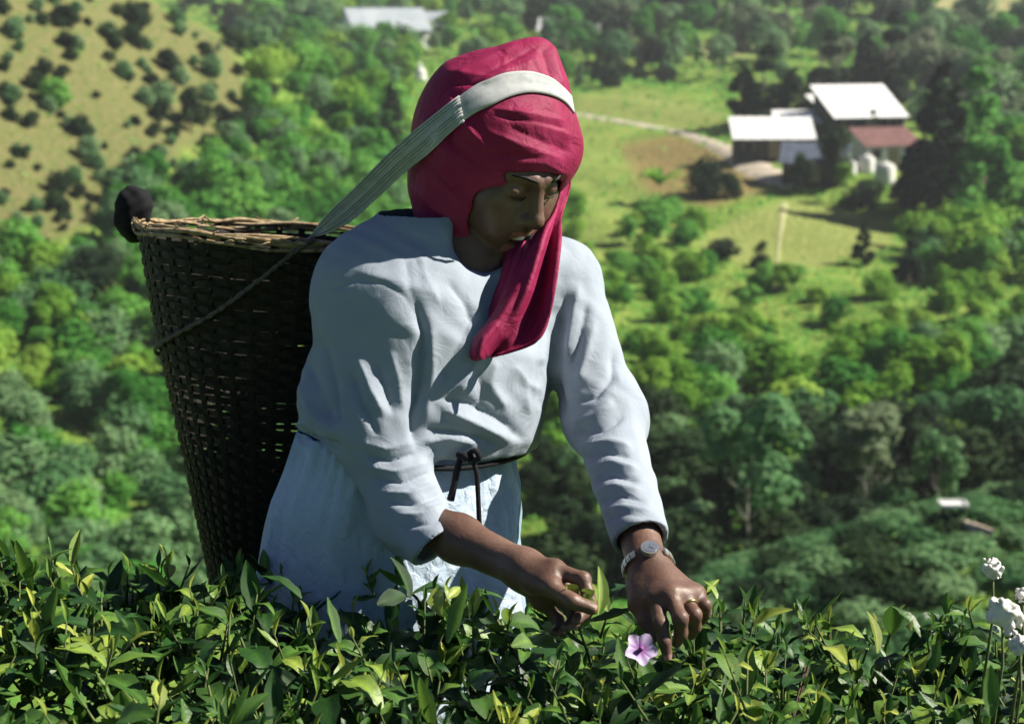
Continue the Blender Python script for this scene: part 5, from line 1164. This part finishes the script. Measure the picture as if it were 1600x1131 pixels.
for i in range(nsh):
    x, y = sx[i], sy[i]; z = float(canopy_z(x, y)); bi = int(np.clip(np.searchsorted(XB, x) - 1, 0, NB - 1))
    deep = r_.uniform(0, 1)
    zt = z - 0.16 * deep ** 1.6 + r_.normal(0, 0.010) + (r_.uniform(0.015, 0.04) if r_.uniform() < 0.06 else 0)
    lean = np.array([r_.normal(0, 0.30), r_.normal(0, 0.30) - 0.12, 1.0]); lean = nrm(lean)
    tip = np.array([x, y, zt]); L0 = r_.uniform(0.045, 0.085)
    bad = False
    for hc, hr in HANDS:
        if np.linalg.norm(tip - hc) < hr or np.linalg.norm(tip + lean * 0.03 - hc) < hr: bad = True
    if bad: continue
    stems[bi].tube([tip - lean * L0, tip - lean * L0 * 0.5, tip], [0.0022, 0.0017, 0.0010], 4)
    n_l = int(r_.integers(4, 7)); a0 = r_.uniform(0, 6.28)
    young = r_.uniform() < 0.34
    for k in range(n_l):
        f = k / (n_l - 1); an = a0 + k * 2.4; base = tip - lean * L0 * f * 0.95
        el = (0.85 - 0.85 * f) + r_.normal(0, 0.25) if k else 1.25
        dv = np.array([math.cos(an) * math.cos(el), math.sin(an) * math.cos(el), math.sin(el)]) + lean * 0.25
        up = np.array([-math.cos(an) * math.sin(el), -math.sin(an) * math.sin(el), math.cos(el)]) + r_.normal(0, 0.22, 3)
        ln = (0.022 + 0.012 * k) * r_.uniform(0.8, 1.25) if k < 2 else r_.uniform(0.030, 0.080)
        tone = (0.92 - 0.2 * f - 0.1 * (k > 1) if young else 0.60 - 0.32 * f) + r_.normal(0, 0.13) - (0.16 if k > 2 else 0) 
        tp = 4 if k == 0 else int(r_.integers(0, 4))
        add_leaf(bi, base, dv, up, ln, tp, float(np.clip(tone, 0.05, 1.0)))
# larger leaves that stand out in the picture: (base, tip in sight-line coordinates, distance, tone)
for bx_, by_, tx, ty, d_, tone, tp in ((530, 1005, 500, 945, 1.97, 0.55, 2), (700, 1005, 742, 928, 1.92, 0.62, 2), (800, 1010, 850, 982, 1.93, 0.65, 3), 
    (240, 1118, 140, 1090, 1.62, 0.45, 3), (1548, 1120, 1540, 1045, 1.70, 0.55, 2), (1455, 1052, 1468, 1008, 1.85, 0.55, 2), (1370, 1020, 1362, 958, 1.95, 0.95, 4), (1425, 985, 1415, 962, 2.0, 0.95, 1),
    (690, 960, 668, 908, 2.0, 0.9, 1), (700, 935, 722, 912, 2.0, 0.9, 0), (935, 960, 940, 890, 2.10, 0.8, 4), (950, 955, 930, 905, 2.12, 0.75, 0), (1120, 935, 1108, 900, 2.15, 0.85, 0), (1095, 935, 1122, 905, 2.16, 0.85, 4), (470, 935, 420, 880, 2.12, 0.35, 0), (640, 935, 618, 872, 2.10, 0.3, 4), (590, 945, 640, 915, 2.05, 0.25, 1),
    (60, 900, 95, 845, 2.15, 0.7, 0), (115, 880, 122, 830, 2.2, 0.8, 4), (1250, 1090, 1290, 1052, 1.78, 0.9, 3)):
    a_p, b_p = at(bx_, by_, d_), at(tx, ty, d_ + 0.015); bi = int(np.clip(np.searchsorted(XB, a_p[0]) - 1, 0, NB - 1))
    dv = b_p - a_p; up = nrm(CAM - a_p) * 0.4 + np.array([r_.normal(0, 0.6), r_.normal(0, 0.3), 0.6]); add_leaf(bi, a_p, dv, up, np.linalg.norm(dv) * 1.1, tp, tone)
LM = []
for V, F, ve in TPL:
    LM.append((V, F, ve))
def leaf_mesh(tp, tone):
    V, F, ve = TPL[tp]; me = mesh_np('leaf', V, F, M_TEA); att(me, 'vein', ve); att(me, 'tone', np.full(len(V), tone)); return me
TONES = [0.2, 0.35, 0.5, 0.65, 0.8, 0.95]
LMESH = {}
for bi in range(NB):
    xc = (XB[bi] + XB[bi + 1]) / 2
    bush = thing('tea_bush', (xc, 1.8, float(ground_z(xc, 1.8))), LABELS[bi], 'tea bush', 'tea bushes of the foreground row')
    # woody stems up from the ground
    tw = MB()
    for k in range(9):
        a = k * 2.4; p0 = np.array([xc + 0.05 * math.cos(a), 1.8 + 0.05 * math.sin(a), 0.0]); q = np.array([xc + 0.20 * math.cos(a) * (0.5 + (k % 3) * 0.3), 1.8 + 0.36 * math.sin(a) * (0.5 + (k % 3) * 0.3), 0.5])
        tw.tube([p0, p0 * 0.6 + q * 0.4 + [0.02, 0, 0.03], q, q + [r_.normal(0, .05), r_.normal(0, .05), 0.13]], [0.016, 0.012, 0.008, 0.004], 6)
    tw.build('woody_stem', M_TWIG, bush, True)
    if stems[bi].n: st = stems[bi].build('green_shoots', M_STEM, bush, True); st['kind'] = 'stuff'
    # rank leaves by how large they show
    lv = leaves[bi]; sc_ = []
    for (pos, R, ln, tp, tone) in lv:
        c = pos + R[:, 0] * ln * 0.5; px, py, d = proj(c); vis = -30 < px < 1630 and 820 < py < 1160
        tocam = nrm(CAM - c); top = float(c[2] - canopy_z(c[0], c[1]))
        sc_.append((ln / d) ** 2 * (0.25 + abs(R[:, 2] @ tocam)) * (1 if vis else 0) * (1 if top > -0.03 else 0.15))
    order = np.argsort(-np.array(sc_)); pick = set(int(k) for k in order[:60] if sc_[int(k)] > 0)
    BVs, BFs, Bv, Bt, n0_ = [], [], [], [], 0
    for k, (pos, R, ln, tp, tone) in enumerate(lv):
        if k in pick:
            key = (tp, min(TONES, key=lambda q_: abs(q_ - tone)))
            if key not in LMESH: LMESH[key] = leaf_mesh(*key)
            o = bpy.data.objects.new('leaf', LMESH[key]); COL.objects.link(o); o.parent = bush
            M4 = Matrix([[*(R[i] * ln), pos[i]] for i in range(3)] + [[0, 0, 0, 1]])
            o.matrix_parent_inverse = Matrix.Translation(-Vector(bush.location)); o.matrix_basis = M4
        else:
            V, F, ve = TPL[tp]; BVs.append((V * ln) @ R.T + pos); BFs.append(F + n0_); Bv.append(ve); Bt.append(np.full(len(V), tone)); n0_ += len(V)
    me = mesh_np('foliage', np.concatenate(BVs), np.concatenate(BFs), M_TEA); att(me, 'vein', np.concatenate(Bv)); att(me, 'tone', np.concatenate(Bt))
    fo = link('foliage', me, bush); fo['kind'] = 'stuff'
# the shoot held in the pinching hand
pk = thing('plucked_shoot', tuple(at(914, 934, 2.06)), 'small bright green tea shoot pinched between finger and thumb', 'leaf')
for (a_, b_, tp, nm) in (((908, 932, 2.066), (922, 926, 2.052), 0, 'leaf'), ((902, 930, 2.07), (884, 912, 2.06), 2, 'leaf'), ((906, 936, 2.06), (922, 938, 2.048), 1, 'leaf')):
    a_p, b_p = at(*a_), at(*b_); V, F, ve = TPL[tp]; R = frame_of(b_p - a_p, nrm(CAM - a_p)); ln = np.linalg.norm(b_p - a_p) * 1.15
    me = mesh_np('leaf', (V * [ln, ln * 1.9, ln]) @ R.T + a_p, F, M_TEA); att(me, 'vein', ve); att(me, 'tone', np.full(len(V), 0.93)); link('leaf', me, pk)
b = MB(); b.tube([at(904, 934, 2.066), at(912, 936, 2.064), at(924, 946, 2.062)], 0.0012, 5); b.build('stalk', M_STEM, pk, True)

# purple flower by the fingertips
M_PURP, nt, p = new_mat('lilac_petal'); L = nt.links
atn = N(nt, 'ShaderNodeAttribute', attribute_name='edge'); tc = N(nt, 'ShaderNodeTexCoord'); n1 = N(nt, 'ShaderNodeTexNoise', Scale=160, Detail=4); L.new(tc.outputs['Object'], n1.inputs['Vector'])
ad = N(nt, 'ShaderNodeMath', operation='MULTIPLY_ADD'); L.new(n1.outputs[0], ad.inputs[0]); ad.inputs[1].default_value = 0.35; L.new(atn.outputs['Fac'], ad.inputs[2])
L.new(ramp(nt, ad.outputs[0], [(0.15, (0.20, 0.04, 0.22)), (0.55, (0.34, 0.21, 0.44)), (1.0, (0.46, 0.37, 0.56)), (1.25, (0.60, 0.50, 0.72))][:3] + [(1.0, (0.50, 0.42, 0.60))]), p.inputs['Base Color']); p.inputs['Roughness'].default_value = 0.7
fc_ = at(1002, 1013, 2.03); fn_ = nrm(nrm(CAM - fc_) + np.array([0.25, 0, 0.35])); fx = nrm(np.cross(fn_, [0, 0, 1])); fy = np.cross(fn_, fx)
fl = thing('purple_flower', tuple(fc_), 'lilac five-petalled flower among the tea leaves below the watch hand', 'flower')
for k in range(5):
    a0 = 2 * math.pi * k / 5 + 0.3; V = []; ed = []
    for i in range(6):
        rr = 0.003 + 0.0165 * i / 5
        for j in range(7):
            u_ = (j / 6 - 0.5); aa = a0 + u_ * 1.34; rl = rr * (1 + 0.10 * math.cos(u_ * 9.4) * (i / 5) ** 2 - 0.22 * (2 * u_) ** 4 * (i / 5))
            V.append(fc_ + (fx * math.cos(aa) + fy * math.sin(aa)) * rl + fn_ * (0.004 * (i / 5) ** 1.5 - 0.0012 * math.cos(u_ * 12) * i / 5 - 0.004 + 0.0007 * (k % 2))); ed.append(i / 5)
    me = mesh_np('petal', V, np.array([(i * 7 + j, i * 7 + j + 1, (i + 1) * 7 + j + 1, (i + 1) * 7 + j) for i in range(5) for j in range(6)]), M_PURP); att(me, 'edge', ed); link('petal', me, fl)
b = MB(); b.tube([fc_ + fn_ * 0.002, fc_ - fn_ * 0.012], [0.0032, 0.0015], 8); b.build('throat', M_PURP, fl, True)
b = MB(); b.tube([fc_ - fn_ * 0.01, fc_ - fn_ * 0.02 + np.array([0, 0, -0.02]), fc_ + np.array([-0.01, 0.02, -0.11])], [0.0014, 0.0013, 0.0016], 5); b.build('stem', M_STEM, fl, True)

# white seed-head flowers at the right edge
M_WHITE = noise_mat('white_petal', [(0.3, (0.68, 0.66, 0.60)), (0.7, (0.80, 0.79, 0.75))], scale=80, bstr=0.2, bdist=0.002)
for px, py, rp, d_, lb in ((1551, 888, 20, 2.05, 'small white flower head highest of those at the right edge'), (1566, 960, 32, 1.98, 'largest white flower head at the right edge'), (1594, 1005, 20, 1.95, 'lowest white flower head touching the right edge'), (1598, 930, 14, 2.0, 'narrow white flower head cut by the right edge')):
    c = at(px, py, d_); R0 = rp * d_ / FPX; f = thing('white_flower', tuple(c), lb, 'flower', 'white flowers at the right edge')
    cs = [(c + R0 * r_.uniform(0.5, 0.95) * nrm(r_.normal(0, 1, 3) + np.array([0, -0.2, 0.2])), R0 * r_.uniform(0.10, 0.22)) for _ in range(70)]
    def sd_fl(P_, cs=cs, c=c, R0=R0):
        d = d_cone(P_, c, c + 1e-4, R0 * 0.6, R0 * 0.6)
        for q_, rq in cs: d = smin(d, d_cone(P_, q_, q_ + 1e-4, rq, rq), R0 * 0.07)
        return d.astype(np.float32)
    Vf, Ff = extract(sd_fl, c - R0 * 1.45, c + R0 * 1.45, R0 / 12); link('flower_head', mesh_np('flower_head', relax(Vf, Ff, 1), Ff, M_WHITE), f)
    b = MB(); b.tube([c, c + np.array([0.004, 0.0, -0.06]), c + np.array([-0.006, 0.01, -0.22])], [0.0016, 0.0018, 0.0024], 5); b.build('stem', M_STEM, f, True)
# ------------------------------------------------------------------ valley haze
hb = MB(); hb.box((0, 700, 60), (1350, 780, 130))
hz, nt, p = new_mat('valley_haze'); nt.nodes.remove(p)
pv = N(nt, 'ShaderNodeVolumePrincipled'); pv.inputs['Color'].default_value = (0.90, 0.95, 1.0, 1); pv.inputs['Density'].default_value = 0.00032; pv.inputs['Anisotropy'].default_value = 0.1
nt.links.new(pv.outputs[0], nt.nodes['Material Output'].inputs['Volume'])
tag(hb.build('haze', hz), 'thin pale haze filling the valley air', None, kind='stuff')
bpy.context.view_layer.update()
